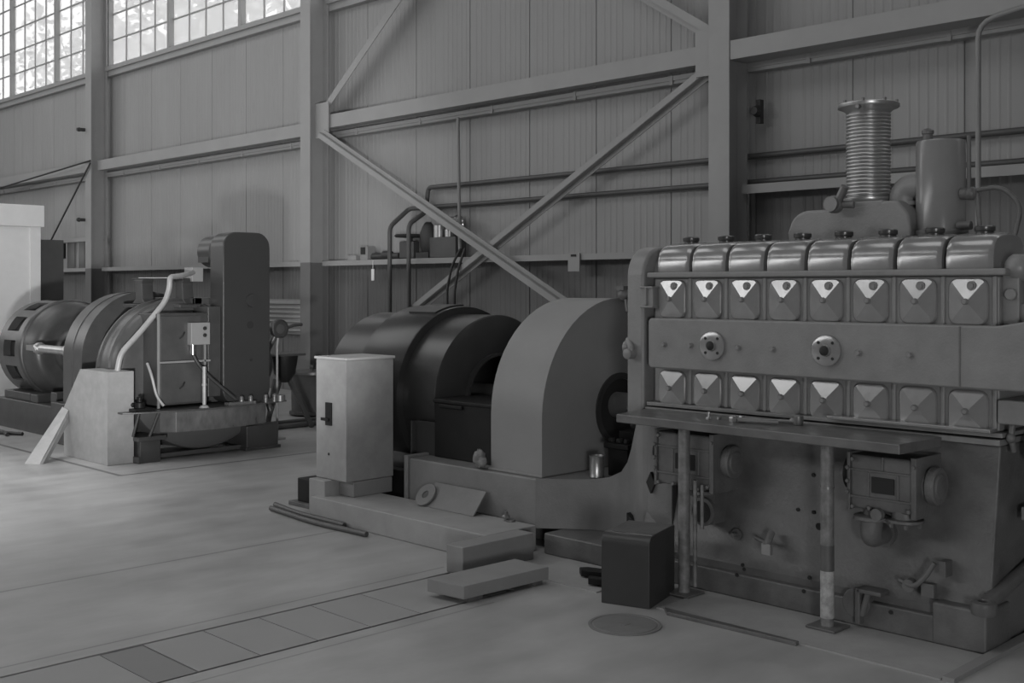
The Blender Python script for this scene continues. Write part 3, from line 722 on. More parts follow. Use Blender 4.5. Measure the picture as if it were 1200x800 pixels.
m = MB().box(-6.02, -5.40, 5.16, 5.60, .430, .805); m.box(-6.03, -5.39, 5.15, 5.61, .805, .83); m.box(-5.95, -5.72, 5.14, 5.18, .775, .80)
build('terminal_box', m, 'genblk', N_, bevel=.006)
m = MB().cyl((-7.0, 5.12, .21), .045, -.03, 'y', 18); m.box(-6.74, -6.2, 5.12, 5.2, .0, .30); build('rail', m, 'genblk', N_, bevel=.004)

m = MB().ball((-5.42, 5.03, .475), .05, (.9, .7, 1.1), n=18, m=12, jit=.45, sc=4); m.ball((-5.37, 5.01, .455), .035, (1, .7, .9), n=14, m=9, jit=.4, sc=5)
_z = min(v[2] for v in m.v); m.v = [(a, b, c-_z+.430) for a, b, c in m.v]
tag(build('crumpled_rag', m, 'rag', smooth=70), 'crumpled dirty rag tucked against the foot of the arched guard', 'rag')
m = MB().lathe([(.045, 0), (.047, .004), (.047, .008), (.045, .012), (.045, .128), (.048, .134), (.045, .136), (.043, .130), (.043, .11), (.0, .11)], (-4.648, 5.30, .4295), 'z', 28, cap=False)
tag(build('tin_can', m, 'alu', smooth=35), 'shiny open tin can standing on the base beside the guard', 'can')
# leaning plate with a ring
t = thing('steel_plate', 'loose steel plate leaning on the base above the concrete plinth', 'plate', (-5.6, 4.9, .155))
a = (-5.84, 4.885); 
m = MB(); 
m.prism([(4.862, .157), (4.978, .300), (4.985, .292), (4.874, .157)], -5.80, -5.30, 'x'); build('plate', m, 'base', t, bevel=.002)
m = MB(); R = []
o_, i_ = [], []
for k in range(28):
    an = 2*PI*k/28; 
    for lst, r in ((o_, .082), (i_, .028)):
        u, w_ = r*math.cos(an), r*math.sin(an); lst.append((-5.80+u, 4.905+w_*.62, .249+w_*.78))
sh = lambda q, d: [(x, y-d*.78, z+d*.62) for x, y, z in q]
m.rings([sh(i_, .004), sh(i_, .016), sh(o_, .016), sh(o_, .004), sh(i_, .004)], cap=False)
zlow = min(v[2] for v in m.v); m.v = [(x, y, z-zlow+.157) for x, y, z in m.v]
tag(build('steel_ring', m, 'base', smooth=35), 'round steel ring leaning at the end of the loose plate', 'ring')
m = MB().cyl((-5.06, 4.92, .1555), .012, .06, 'z', 10); m.hexnut((-5.06, 4.92, .175), .024, .02, 'z'); m.cyl((-5.03, 4.93, .1555), .03, .012, 'z', 14)
tag(build('anchor_bolt', m, 'bolt'), 'small anchor bolt standing on the plinth by the base', 'bolt')

# ------------------------------------------------------------------ grey cabinet on its plinth
m = MB().box(-6.62, -4.846, 4.55, 4.97, 0, .155)
P_ = thing('concrete_plinth', 'long low pale concrete plinth under the grey cabinet', 'plinth', (-5.7, 4.75, 0))
build('beam', m, 'conc', P_, bevel=.008)
build('pedestal_block', MB().box(-6.72, -6.53, 4.60, 4.82, .0, .262), 'conc', P_, bevel=.006)
build('rear_block', MB().box(-6.53, -6.36, 4.72, 5.06, .155, .262), 'conc2', P_, bevel=.006)
C_ = thing('grey_cabinet', 'tall narrow grey metal cabinet raised on the concrete plinth', 'cabinet', (-6.53, 4.86, .263))
build('cabinet_body', MB().box(-6.72, -6.36, 4.66, 5.07, .264, 1.10), 'cab', C_, bevel=.006)
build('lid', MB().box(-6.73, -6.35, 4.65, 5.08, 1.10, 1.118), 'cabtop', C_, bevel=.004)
m = MB().box(-6.595, -6.525, 4.648, 4.661, .64, .80); lk = build('latch_plate', m, 'genblk', C_, bevel=.003)
build('handle', MB().box(-6.63, -6.545, 4.634, 4.650, .672, .692), 'genblk', lk, bevel=.003)
build('keyhole', MB().cyl((-6.565, 4.66, .44), .009, -.004, 'y', 10), 'hole', C_)
build('corner_edge', MB().box(-6.372, -6.357, 4.656, 4.668, .27, 1.098), 'cab', C_, smooth=0)
m = MB().box(-4.84, -4.70, 4.237, 4.80, 0, .157)
tag(build('concrete_block', m, 'conc2', bevel=.006), 'square pale concrete block at the end of the plinth', 'block')
m = MB().box(-7.10, -6.74, 4.76, 5.1, .03, .20)
t = thing('floor_box', 'small dark box on the floor behind the cabinet pedestal', 'box', (-6.88, 4.9, 0))
build('box_body', m, 'genblk', t, bevel=.005); build('foot', MB().box(-7.16, -6.74, 4.72, 5.14, 0, .03), 'crank', t, bevel=.004); build('lug', MB().cyl((-6.80, 4.83, .20), .02, .03), 'hole', t)
tubeobj('steel_rod', [(-7.05, 4.50, .018), (-6.4, 4.43, .018), (-5.87, 4.46, .018)], .018, 'pipe', 'long thin rod on the floor along the plinth, nearer the open floor', 'rod', br=.2)
tubeobj('steel_rod', [(-7.15, 4.60, .018), (-6.75, 4.53, .018), (-6.2, 4.527, .018)], .018, 'pipe', 'long thin rod on the floor tight against the plinth', 'rod', br=.2)

# slab over the trench
m = MB().prism([(-4.525, 3.83), (-4.275, 3.86), (-4.255, 4.46), (-4.515, 4.46)], .024, .092, 'z')
sl = thing('concrete_slab', 'flat grey concrete slab lying across the trench edge', 'slab', (-4.4, 4.15, 0))
build('slab', m, 'conc2', sl, bevel=.004)
build('batten', MB().box(-4.50, -4.275, 4.36, 4.43, 0, .024), 'bench', sl, smooth=0)
build('batten', MB().box(-4.48, -4.285, 3.90, 4.0, 0, .024), 'bench', sl, smooth=0)
# trench cover plates
splits = [-9, .9, 1.3, 1.75, 2.20, 2.40, 2.70, 3.0, 3.30, 3.61, 4.20]
gaps = .006
for k in range(len(splits)-1):
    y0, y1 = splits[k]+gaps/2, splits[k+1]-gaps/2
    if k == 0: y0 = YF+.02
    m = MB().box(TX0+.014, TX1-.024, y0, y1, -.03, -.002 if k != 4 else -.004)
    # ledges carrying the plate stand on the trench floor
    m.box(TX0+.02, TX0+.05, y0, y1, -.2, -.03); m.box(TX1-.05, TX1-.02, y0, y1, -.2, -.03)
    lb = {0: 'longest trench cover plate, running towards the viewer', 1: 'trench cover plate nearest the viewer after the longest one', 2: 'trench cover plate two places nearer than the dark plate',
          3: 'trench cover plate just nearer than the dark plate', 4: 'narrow dark oil-stained trench cover plate', 5: 'trench cover plate just beyond the dark plate',
          6: 'second trench cover plate beyond the dark plate', 7: 'third trench cover plate beyond the dark plate', 8: 'fourth trench cover plate beyond the dark one, before the slab',
          9: 'last trench cover plate, partly under the concrete slab'}[k]
    tag(build('trench_cover_plate', m, 'plate_dark' if k == 4 else 'plate', smooth=0), lb, 'cover plate', 'plates covering the floor trench')
# manhole lid
m = MB().lathe([(.0, .006), (.15, .006), (.152, .004), (.158, .004), (.160, .006), (.174, .006), (.174, .0005)], (-3.48, 4.17, 0), 'z', 48, cap=False)
m.box(-3.50, -3.46, 4.15, 4.19, .006, .008)
tag(build('manhole_cover', m, 'manhole', smooth=35), 'round steel manhole cover flush in the floor before the engine', 'manhole cover')

# black box: front corner F, rotated
F_ = Vector((-3.562, 4.459)); ang = math.atan2(4.804-4.459, -3.668+3.562)
K = thing('black_box', 'black metal box with rounded edge on the floor by the bench', 'box', (F_.x, F_.y, 0), ang)
pr = [(0, 0), (.36, 0), (.36, .355)]+arc(.05, .305, .05, 90, 180, 6)
# local x runs away from the viewer, local y to the viewer's left
m = MB(); m.prism([(a, b) for a, b in pr], 0, .262, 'y')
build('box_body', m, 'darkbox', K, local=True, bevel=.004)
build('bright_edge', MB().box(.046, .056, .002, .26, .354, .358), 'bright', K, local=True, smooth=0)
build('rim', MB().box(.058, .352, .006, .256, .3545, .357), 'crank', K, local=True, smooth=0)
# forked bracket
m = MB(); m.prism([(-4.20, 4.66), (-3.93, 4.755), (-3.93, 4.835), (-4.22, 4.74), (-4.25, 4.70)], .014, .05, 'z'); m.prism([(-4.06, 4.56), (-3.93, 4.605), (-3.93, 4.665), (-4.09, 4.60)], .014, .05, 'z'); m.prism([(-4.2, 4.68), (-3.93, 4.62), (-3.93, 4.81)], .0065, .016, 'z')
tag(build('forked_bracket', m, 'genblk', bevel=.008), 'black forked steel bracket poking out behind the black box', 'bracket')
# engine concrete pad strip, plank
m = MB().prism([(-4.55, 4.50), (-3.95, 4.50), (-3.95, 4.934), (-4.55, 4.934)], 0, .006, 'z')
tag(build('concrete_pad', m, 'conc', smooth=0), 'low pale concrete pad between the square block and the black box', 'pad')
m = MB().prism([(-3.55, 4.50), (-2.09, 4.50), (-2.09, 4.934), (-3.55, 4.934)], 0, .006, 'z')
tag(build('concrete_pad', m, 'conc', smooth=0), 'low pale concrete pad under the bench legs along the engine', 'pad')
m = MB().prism([(-3.44, 4.44), (-2.74, 4.47), (-2.74, 4.497), (-3.50, 4.497)], 0, .018, 'z')
tag(build('timber_strip', m, 'bench', bevel=.003), 'dark timber strip on the floor along the engine pad', 'plank')
m = MB().box(-2.08, -2.03, 4.5, 6.9, 0, .02)
tag(build('kerb_strip', m, 'conc2', smooth=0), 'raised kerb strip along the free end of the engine pad', 'strip')

# ------------------------------------------------------------------ dynamometer group on the far side
Yc = 5.58
Y_ = thing('dynamometer', 'dark round dynamometer casing with tall slotted belt guard', 'dynamometer', (-10.3, 5.6, 0))
m = MB().lathe([(.3, 0), (.62, 0), (.68, -.03), (.70, -.06), (.70, -.40), (.68, -.46), (.3, -.5)], (-10.12, 5.48, .78), 'x', 64)
build('round_casing', m, 'dyno2', Y_, smooth=35)
m = MB().lathe([(.70, 0), (.72, -.015), (.72, -.06), (.70, -.075)], (-10.22, 5.48, .78), 'x', 64, cap=False); m.lathe([(.70, 0), (.715, -.015), (.715, -.04), (.70, -.055)], (-10.45, 5.48, .78), 'x', 64, cap=False)
build('casing_ring', m, 'dyno2', Y_, smooth=35)
c0, r0 = .87, .82
m = MB(); rr = []
for x, r in ((-9.91, r0-.05), (-9.925, r0-.012), (-9.95, r0), (-10.5, r0), (-10.55, r0-.05)):
    h = math.degrees(math.asin((c0-.46)/r)); rr.append([(x, a, b) for a, b in arc(Yc, c0, r, 180+h, 360-h, 36)])
m.rings(rr); build('sump_bowl', m, 'bowl', Y_, smooth=35)
# tall belt guard
def slot(y0, y1, z0, z1, r0, r1):
    return arc(y1-r1, z1-r1, r1, 0, 90, 7)+arc(y0+r1, z1-r1, r1, 90, 180, 7)+arc(y0+r0, z0+r0, r0, 180, 270, 7)+arc(y1-r0, z0+r0, r0, 270, 360, 7)
m = MB().prism(slot(5.72, 6.245, .47, 2.145, .14, .15), -10.05, -9.80, 'x')
bg = build('belt_guard', m, 'belt', Y_, bevel=.012, bseg=3, smooth=40)
m = MB().lathe([(.065, 0), (.06, .02), (.0, .022)], (-9.80, 6.03, 1.475), 'x', 24, cap=False)
build('round_boss', m, 'belt', bg)
m = MB().cyl((-9.80, 6.02, 1.235), .036, .004, 'x', 18); m.cyl((-9.80, 6.03, .89), .014, .004, 'x', 12)
build('inspection_hole', m, 'hole', bg)
m = MB().lathe([(.03, 0), (.03, .01)], (-9.93, 5.72, 1.24), 'y', 12); m.cyl((-9.92, 5.72, 1.22), .025, -.006, 'y', 12)
build('plug', m, 'boxgrey', bg)
m = MB().lathe([(.14, 0), (.16, -.02), (.16, -.25), (.12, -.29), (.05, -.3)], (-10.05, 5.88, 1.96), 'x', 32); m.box(-10.3, -10.1, 5.73, 5.80, 1.85, 2.0)
build('drive_motor', m, 'belt', Y_, smooth=35)
jb = build('junction_box', MB().box(-10.30, -10.14, 5.58, 5.70, 1.66, 1.80), 'boxgrey', Y_, bevel=.006)
# top frame with trestles
m = MB(); m.box(-10.9, -10.06, 5.56, 5.64, 1.44, 1.50); m.box(-10.9, -10.06, 5.85, 5.93, 1.44, 1.50); m.box(-10.1, -10.06, 5.56, 5.93, 1.44, 1.5); m.box(-10.9, -10.86, 5.56, 5.93, 1.44, 1.5)
build('top_frame', m, 'dyno', Y_, bevel=.005)
for x, y in ((-10.62, 5.26), (-10.26, 5.50)):
    m = MB().prism([(x-.14, 1.44), (x+.14, 1.44), (x+.08, 1.49), (x+.06, 1.64), (x+.09, 1.68), (x-.12, 1.68), (x-.07, 1.64), (x-.07, 1.49)], y, y+.12, 'y')
    build('trestle', m, 'dyno', Y_, bevel=.008)
m = MB().prism([(-10.80, 5.18), (-10.05, 5.40), (-10.05, 5.62), (-10.80, 5.42)], 1.405, 1.44, 'z'); build('saddle_bar', m, 'dyno', Y_, bevel=.006)
m = MB().prism([(-10.74, 5.25), (-10.16, 5.49), (-10.2, 5.66), (-10.78, 5.42)], 1.681, 1.695, 'z'); build('top_tray', m, 'dyno', Y_, bevel=.003)
m = MB().prism([(-10.64, 5.27), (-10.22, 5.45), (-10.24, 5.62), (-10.60, 5.46)], 1.696, 1.700, 'z')
tag(build('paper_sheet', m, 'paper', smooth=0), 'white paper sheet lying on top of the dynamometer frame', 'paper')
# side panels
m = MB().box(-10.25, -9.84, 5.06, 5.58, .50, 1.36); pn = build('control_housing', m, 'dyno', Y_, bevel=.01)
m = MB().box(-9.84, -9.832, 5.09, 5.50, .92, 1.33); m.box(-9.84, -9.832, 5.09, 5.50, .52, .89); build('access_panel', m, 'dyno2', pn, bevel=.003)
for z in (.68, 1.15): build('panel_handle', MB().tube([(-9.832, 5.28, z-.03), (-9.805, 5.30, z), (-9.832, 5.33, z+.03)], .008, 6), 'hole', pn)
build('edge_angle', MB().box(-9.84, -9.822, 5.055, 5.075, .48, 1.36).box(-9.84, -9.825, 5.06, 5.6, .895, .912).box(-9.84, -9.825, 5.535, 5.55, .48, 1.2), 'conduit', pn, smooth=0)
m = MB().box(-10.2, -9.84, 5.58, 5.72, .55, 1.42); build('side_housing', m, 'dyno', Y_, bevel=.01)
cb = build('control_box', MB().box(-9.90, -9.76, 5.36, 5.56, 1.06, 1.27), 'boxgrey', Y_, bevel=.006)
m = MB().cyl((-9.76, 5.50, 1.215), .018, .012, 'x', 12); m.cyl((-9.76, 5.50, 1.15), .018, .012, 'x', 12); build('push_button', m, 'hole', cb)
m = MB().cyl((-9.80, 5.40, .97), .025, .09, 'z', 12); build('cable_gland', m, 'bright', cb)
build('cable', MB().tube(bend([(-9.80, 5.40, .97), (-9.78, 5.44, .88), (-9.76, 5.55, .75), (-9.72, 5.80, .53)], .1), .018, 8), 'wire', cb, smooth=50)
build('gauge_tube', MB().cyl((-9.66, 5.44, .50), .018, .36, 'z', 12).lathe([(.05, 0), (.03, .02)], (-9.66, 5.44, .475), 'z', 14).lathe([(.024, 0), (.024, .02)], (-9.66, 5.44, .68), 'z', 12), 'galv', Y_, smooth=40)
build('conduit', MB().tube(bend([(-9.9, 4.70, .842), (-9.9, 4.73, 1.0), (-9.9, 4.93, 1.20), (-9.9, 5.17, 1.47), (-9.9, 5.215, 1.60), (-9.9, 5.215, 1.70), (-10.0, 5.40, 1.715), (-10.16, 5.60, 1.75)], .09), .026, 12), 'galv', Y_, smooth=50)
build('hose', MB().tube(bend([(-9.88, 4.98, .90), (-9.80, 4.98, .80), (-9.78, 5.02, .6), (-9.76, 5.08, .51)], .08), .014, 8), 'galv', Y_, smooth=50)
# platform ring and skirt
pts = [(-9.98, 4.66), (-9.76, 4.68), (-9.66, 4.9), (-9.60, 5.2), (-9.58, 5.5), (-9.60, 5.8), (-9.66, 6.1), (-9.74, 6.40), (-9.98, 6.45)]
build('platform_plate', MB().prism(pts, .458, .474, 'z'), 'dyno2', Y_, bevel=.004)
pts = [(-9.80, 5.06), (-9.66, 5.15), (-9.62, 5.5), (-9.64, 5.8), (-9.74, 6.16), (-9.84, 6.2)]
m = MB().prism(pts, .265, .458, 'z'); build('skirt', m, 'bench', Y_, bevel=.004)
m = MB()
for y, z in ((5.85, .474), (5.95, .474), (6.12, .474), (6.22, .474)): m.cyl((-9.68, y, z), .022, .05, 'z', 10); m.ball((-9.68, y, z+.06), .022)
m.box(-9.74, -9.66, 5.70, 6.0, .474, .50); m.cyl((-9.7, 6.3, .474), .05, .06, 'z', 16)
build('plate_fittings', m, 'bolt', Y_, smooth=45)
m = MB().box(-9.94, -9.72, 4.78, 4.98, .474, .50); m.cyl((-9.83, 4.88, .50), .05, .05, 'z', 16); m.cyl((-9.83, 4.88, .55), .025, .05, 'z', 12); m.ball((-9.86, 4.82, .53), .03)
build('valve_block', m, 'genblk', Y_, bevel=.005)
m = MB().tube([(-9.84, 4.82, .24), (-9.80, 4.86, .458)], .014, 8); m.tube([(-9.76, 4.94, .24), (-9.70, 5.0, .458)], .014, 8); build('strut', m, 'dyno', Y_, smooth=50)
m = MB().box(-10.02, -9.76, 4.85, 5.05, .0, .20); m.box(-10.05, -9.74, 4.82, 5.10, .20, .24); m.box(-10.0, -9.74, 4.82, 4.85, 0, .06)
build('foot_block', m, 'dyno', Y_, bevel=.006)
m = MB().box(-10.15, -9.80, 5.98, 6.34, .0, .24); m.box(-10.17, -9.78, 5.96, 6.36, 0, .03); build('foot_block', m, 'dyno', Y_, bevel=.006)
m = MB().box(-9.96, -9.90, 5.05, 5.98, .01, .05); m.box(-10.9, -10.8, 4.9, 6.3, .0, .12); m.box(-10.8, -9.98, 6.1, 6.2, 0, .1); build('frame_rail', m, 'dyno2', Y_, bevel=.004)

# galvanised pedestal and sloping chute
t = thing('sheet_metal_pedestal', 'pale galvanised pedestal with sloped side by the dynamometer', 'pedestal', (-10.3, 4.7, 0))
m = MB().prism([(-9.84, 0), (-9.84, .84), (-10.42, .84), (-10.78, .46), (-10.78, 0)], 4.58, 4.83, 'y')
build('pedestal_body', m, 'galv', t, bevel=.005)
build('folded_edge', MB().box(-9.846, -9.832, 4.574, 4.59, 0.002, .84), 'galv', t, smooth=0)
m = MB().prism([(-10.72, .43), (-10.72, .36), (-10.80, 0), (-10.92, 0)], 0, 0, 'y')
ch = thing('metal_chute', 'bright galvanised sloping plate leaning against the pedestal', 'chute', (-10.5, 4.35, 0))
m = MB().add([(-10.50, 4.10, 0), (-10.36, 4.18, 0), (-10.66, 4.575, .44), (-10.80, 4.575, .46), (-10.50, 4.13, 0), (-10.36, 4.21, 0), (-10.66, 4.579, .40), (-10.80, 4.579, .42)],
             [(0,1,2,3), (4,7,6,5), (0,4,5,1), (1,5,6,2), (2,6,7,3), (3,7,4,0)])
build('plate', m, 'galv', ch, smooth=0)
m = MB().add([(-10.36, 4.18, 0), (-10.66, 4.575, .44), (-10.66, 4.575, .32), (-10.42, 4.27, 0), (-10.365, 4.185, 0), (-10.665, 4.579, .44), (-10.665, 4.579, .32), (-10.425, 4.275, 0)], [(0,1,2,3), (7,6,5,4), (0,4,5,1), (1,5,6,2), (2,6,7,3), (3,7,4,0)])
build('side_flange', m, 'galv', ch, smooth=0)

# hood between dynamometer and motor
t = thing('coupling_guard', 'dark arched coupling guard between dynamometer and slotted motor', 'guard', (-11.3, 5.56, 0))
m = MB().prism(dshape(4.90, .89, .66, .42), -11.55, -11.08, 'x'); build('guard_shell', m, 'dyno2', t, bevel=.006, smooth=30)
m = MB(); dd = dshape(4.893, .89, .667, .42); dq = dshape(4.893, .89, .675, .42)
m.prism(dd, -11.34, -11.32, 'x'); build('seam_ridge', m, 'dyno2', t, smooth=30)
m = MB().prism(dshape(4.885, .89, .675, .42), -11.10, -11.07, 'x'); build('edge_strip', m, 'dyno2', t, smooth=30)
build('hollow', MB().prism(dshape(5.06, .89, .50, .46), -11.072, -11.066, 'x'), 'hole', t, smooth=30)
m = MB().box(-11.75, -11.02, 4.86, 6.3, 0, .42); build('pedestal', m, 'dyno', t, bevel=.01)

# slotted motor
Q = thing('electric_motor', 'dark round electric motor with rectangular vent openings', 'motor', (-13.0, 5.6, 0))
cy, cz = 5.6, .88
m = MB().lathe([(.20, -.02), (.21, .0), (.24, .0), (.26, -.02), (.28, -.07), (.34, -.07), (.38, -.05), (.46, -.06), (.51, -.10), (.545, -.17), (.56, -.25), (.575, -.255), (.585, -.27), (.585, -.30), (.56, -.31)], (-12.72, cy, cz), 'x', 64, cap=False)
build('end_bell', m, 'dyno2', Q, smooth=35)
m = MB().lathe([(.19, 0), (.21, .0), (.21, -.05), (.19, -.05)], (-12.70, cy, cz), 'x', 40, cap=False); m.cyl((-12.8, cy, cz), .08, 1.22, 'x', 20); build('hub_ring', m, 'dyno', Q, smooth=35)
build('hub_dark', MB().cyl((-12.80, cy, cz), .2, .04, 'x', 32), 'hole', Q)
# vented drum: a band of posts between two rims
m = MB(); m.lathe([(.545, 0), (.57, 0), (.57, -.14), (.545, -.12)], (-13.03, cy, cz), 'x', 64, cap=False); m.lathe([(.545, 0), (.57, 0), (.57, -.16), (.52, -.12)], (-13.50, cy, cz), 'x', 64, cap=True)
for k in range(12):
    a0 = math.radians(k*30+6.5); a1 = a0+math.radians(11)
    q = [(cy+r*math.cos(a), cz+r*math.sin(a)) for r, a in ((.54, a0), (.57, a0), (.57, (a0+a1)/2), (.57, a1), (.54, a1))]
    m.prism(q, -13.50, -13.15, 'x')
build('vented_frame', m, 'dyno2', Q, smooth=30)
build('inner_core', MB().cyl((-13.52, cy, cz), .49, .5, 'x', 48), 'hole', Q)
m = MB().cyl((-12.46, 5.02, .94), .045, .70, 'x', 18); m.lathe([(.06, 0), (.065, .01), (.065, .06), (.06, .07)], (-12.48, 5.02, .94), 'x', 18); m.lathe([(.06, 0), (.065, .01), (.065, .06), (.06, .07)], (-11.74, 5.02, .94), 'x', 18); m.box(-12.76, -12.42, 5.0, 5.14, .91, .97)
build('brush_holder', m, 'alu', Q, smooth=35)
m = MB().box(-13.75, -11.8, 5.03, 6.2, .0, .33); m.box(-13.6, -12.85, 5.08, 6.1, .33, .42); m.box(-12.8, -12.6, 5.06, 6.1, .33, .42); m.box(-12.2, -12.05, 5.04, 5.3, .33, .48)
build('motor_base', m, 'dyno', Q, bevel=.01)
for i, (pts, lb) in enumerate((([(-14.4, 4.75, .02), (-13.4, 4.72, .02), (-12.9, 4.80, .02), (-12.55, 4.72, .02)], 'black cable on the floor before the motor, the straighter one'),
                               ([(-14.4, 4.62, .02), (-13.7, 4.72, .02), (-13.0, 4.60, .02), (-12.7, 4.78, .02), (-12.5, 4.86, .02)], 'black cable on the floor before the motor, the wavier one'))):
    tubeobj('floor_cable', pts, .02, 'wire', lb, 'cable', br=.3)

# gauge stand beyond the belt guard
t = thing('gauge_stand', 'dark dial gauge on a thin stand beyond the belt guard', 'gauge', (-10.45, 6.75, 0))
m = MB().lathe([(.0, 0), (.075, 0), (.09, -.012), (.095, -.012), (.095, .05), (.07, .06)], (-10.33, 6.70, 1.165), 'x', 28, cap=False); m2 = m
build('dial_case', MB().lathe([(.06, -.05), (.095, -.045), (.10, -.03), (.10, .02), (.09, .025), (.085, .012), (.0, .012)], (-10.33, 6.70, 1.165), 'x', 28, cap=False), 'wire', t, smooth=35)
build('dial_face', MB().cyl((-10.318, 6.70, 1.165), .05, .005, 'x', 24), 'dyno2', t)
build('lever', MB().tube([(-10.33, 6.78, 1.17), (-10.33, 6.88, 1.20), (-10.33, 6.98, 1.205)], .018, 8), 'wire', t, smooth=50)
build('stand_rod', MB().tube([(-10.33, 6.67, 0.02), (-10.33, 6.67, .98), (-10.33, 6.68, 1.07)], .013, 8).lathe([(.09, 0), (.09, .015), (.02, .02)], (-10.33, 6.67, 0), 'z', 20), 'conduit', t, smooth=50)
build('hose', MB().tube(bend([(-10.36, 6.66, 1.08), (-10.40, 6.58, .92), (-10.36, 6.62, .8), (-10.42, 6.56, .55), (-10.38, 6.62, .3)], .08), .03, 8), 'dyno2', t, smooth=50)
t = thing('tripod_stand', 'dark funnel topped stand with slanting legs near the column', 'stand', (-10.9, 7.2, 0))
build('tray', MB().box(-11.1, -10.75, 6.95, 7.32, .84, .865), 'dyno', t, bevel=.004)
build('funnel', MB().lathe([(.05, 0), (.12, .1), (.15, .30)], (-10.92, 7.15, .54), 'z', 24), 'genblk', t, smooth=40)
for a, b in (((-10.9, 7.02), (-10.9, 6.90)), ((-10.92, 7.2), (-10.92, 7.52)), ((-11.0, 7.15), (-11.3, 7.15))):
    build('leg', MB().beam((a[0], a[1], .58), (b[0], b[1], .0), .03, .05), 'dyno2', t, smooth=0)
t = thing('steel_drum', 'dark lidded steel drum on the floor before the column', 'drum', (-11.9, 8.2, 0))
build('drum_body', MB().lathe([(.24, .0), (.30, .02), (.30, .05), (.27, .06), (.28, .50), (.29, .52)], (-12.0, 8.28, 0), 'z', 36), 'dyno', t, smooth=35)
build('lid', MB().lathe([(.0, .04), (.28, .035), (.305, .03), (.305, 0)], (-12.0, 8.28, .52), 'z', 36, cap=False), 'dyno2', t, smooth=35)
build('knob', MB().lathe([(.02, 0), (.02, .03), (.035, .04), (.03, .07)], (-12.0, 8.26, .558), 'z', 14), 'wire', t)
tubeobj('floor_pipe', [(-11.0, 6.9, .03), (-11.08, 8.6, .03)], .03, 'pipe', 'dark pipe on the floor beyond the belt guard, the one nearer the grey cabinet', 'pipe')
tubeobj('floor_pipe', [(-11.3, 6.9, .03), (-11.38, 8.6, .03)], .03, 'pipe', 'dark pipe on the floor beyond the belt guard, the one nearer the steel drum', 'pipe')

# white cabinet and dark board
t = thing('white_cabinet', 'tall white sheet metal cabinet at the far end of the hall', 'cabinet', (-18.3, 6.2, 0))
build('cabinet_body', MB().box(-19.2, -17.0, 5.3, 6.86, 0, 2.50), 'white', t, bevel=.01)
build('top_hood', MB().box(-19.25, -16.96, 5.28, 6.92, 2.50, 2.82), 'white', t, bevel=.012)
build('corner_post', MB().box(-17.005, -16.985, 6.72, 6.87, 0, 2.50), 'white', t, smooth=0)
m = MB().box(-17.4, -17.3, 6.95, 7.35, .0, 2.33)
tag(build('dark_board', m, 'pipe', bevel=.005), 'tall dark board standing beside the white cabinet', 'board')

# ------------------------------------------------------------------ trees outside the windows
g = MB().add([(-90, 10.3, -.1), (20, 10.3, -.1), (20, 90, -.1), (-90, 90, -.1)], [(0,1,2,3)])
struct(build('ground', g, 'ground', smooth=0), 'pale open ground outside the hall', 'ground')
def tree(x, y, h, r, lb, seed):
    rnd = random.Random(seed)
    t = thing('leafy_tree', lb, 'tree', (x, y, -.1), 0, 'trees outside the windows')
    m = MB().tube([(x, y, -.1), (x+.1, y, h*.5), (x, y+.1, h*.9)], [.25, .18, .05], 8)
    for k in range(9):
        a = rnd.random()*6.28; z0 = h*(.35+.5*rnd.random()); l = r*(.5+.4*rnd.random())
        m.tube([(x, y, z0), (x+math.cos(a)*l*.6, y+math.sin(a)*l*.6, z0+l*.4), (x+math.cos(a)*l, y+math.sin(a)*l, z0+l*.7)], [.09, .05, .02], 6)
    build('trunk', m, 'bark', t)
    m = MB(); c = Vector((x, y, h*.68))
    for k in range(2600):
        d = Vector((rnd.gauss(0, 1), rnd.gauss(0, 1), rnd.gauss(0, 1))).normalized()*(rnd.random()**.45)
        if noise.noise(d*2.2+Vector((seed, 0, 0))) < -.12: continue
        p = c+Vector((d.x*r, d.y*r, d.z*h*.38)); s = .16+.16*rnd.random()
        u = Vector((rnd.gauss(0, 1), rnd.gauss(0, 1), rnd.gauss(0, 1))).normalized(); v = u.orthogonal().normalized()
        m.add([p-u*s, p-v*s*.5, p+u*s, p+v*s*.5], [(0, 1, 2, 3)])
    build('crown', m, 'leaf', t, smooth=0)
for i, (x, y, h, r) in enumerate(((-27, 18, 15, 4.0), (-36, 20, 14, 4.4), (-47, 24, 17, 5.5), (-20, 26, 17, 4.5), (-60, 27, 16, 6))):
    tree(x, y, h, r, ['leafy tree outside, nearest the last windows by the braced bay', 'leafy tree outside, behind the middle windows', 'tall leafy tree outside, behind the leftmost windows',
                      'leafy tree outside, set back behind the nearest tree', 'broad leafy tree outside, farthest from the hall'][i], 11+i)

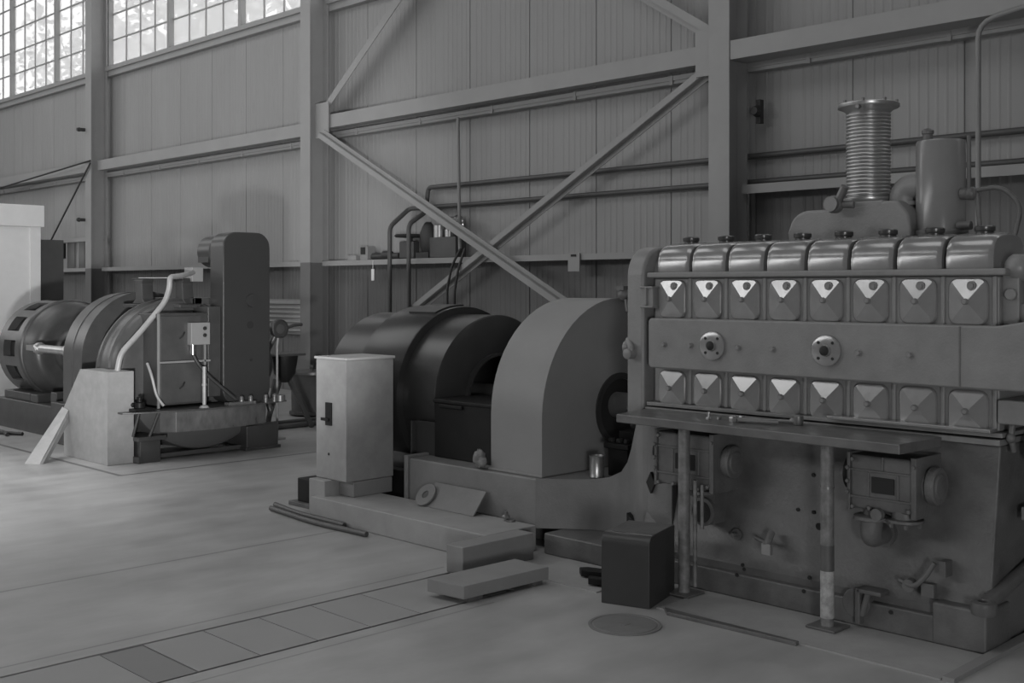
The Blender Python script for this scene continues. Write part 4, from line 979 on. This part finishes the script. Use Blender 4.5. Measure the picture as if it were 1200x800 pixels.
# ------------------------------------------------------------------ light
wd = D.worlds.new('sky'); bpy.context.scene.world = wd; wd.use_nodes = True
bgn = wd.node_tree.nodes['Background']; bgn.inputs[0].default_value = (1, 1, 1, 1); bgn.inputs[1].default_value = 1.9
def area(name, loc, target, sx, sy, e):
    l = D.lights.new(name, 'AREA'); l.shape = 'RECTANGLE'; l.size = sx; l.size_y = sy; l.energy = e
    o = D.objects.new(name, l); COL.objects.link(o); o.location = loc
    o.rotation_euler = (Vector(target)-Vector(loc)).to_track_quat('-Z', 'Y').to_euler()
    o['label'] = 'lamp'; o['category'] = 'light'
    return o
area('overhead_fill', (-4, 1, 9.9), (-4, 1, 0), 7, 5, 140)  # this and the next two are added overhead fill, no known fixtures
area('overhead_fill', (-14, 2, 9.9), (-14, 2, 0), 8, 5, 215)
area('overhead_fill', (-24, 3, 9.9), (-24, 3, 0), 8, 5, 230)
area('side_window_light', (-14, YF+.3, 6.1), (-13, 6, 1.5), 24, 2.0, 800)
area('end_wall_fill', (XL+.4, 0, 6.2), (-10, 4, .5), 12, 4.5, 420)  # added fill to brighten the far floor; no window in this wall
sp = D.lights.new('floor_glow_fill', 'SPOT'); sp.energy = 1500; sp.spot_size = math.radians(52); sp.spot_blend = .9; sp.shadow_soft_size = .4  # added spot standing in for window glow on the floor
so = D.objects.new('floor_glow_fill', sp); COL.objects.link(so); so.location = (-10.4, .6, 7.0)
so.rotation_euler = (Vector((-9.9, 1.9, 0))-so.location).to_track_quat('-Z', 'Y').to_euler()
so['label'] = 'lamp'; so['category'] = 'light'
area('flood_lamp', (3.8, -2.8, 1.0), (-9, 8, 1.6), 1.3, 1.3, 190)
sp = D.lights.new('stand_lamp', 'SPOT'); sp.energy = 3000; sp.spot_size = math.radians(30); sp.spot_blend = .7; sp.shadow_soft_size = .16
so = D.objects.new('stand_lamp', sp); COL.objects.link(so); so.location = (-.85, -.05, .62)
so.rotation_euler = (Vector((-13.0, 7.0, 3.0))-so.location).to_track_quat('-Z', 'Y').to_euler()
so['label'] = 'lamp'; so['category'] = 'light'
vs = bpy.context.scene.view_settings
vs.view_transform = 'Standard'; vs.look = 'None'; vs.gamma = 1; vs.exposure = 0; vs.use_curve_mapping = False
bpy.context.scene.display_settings.display_device = 'sRGB'
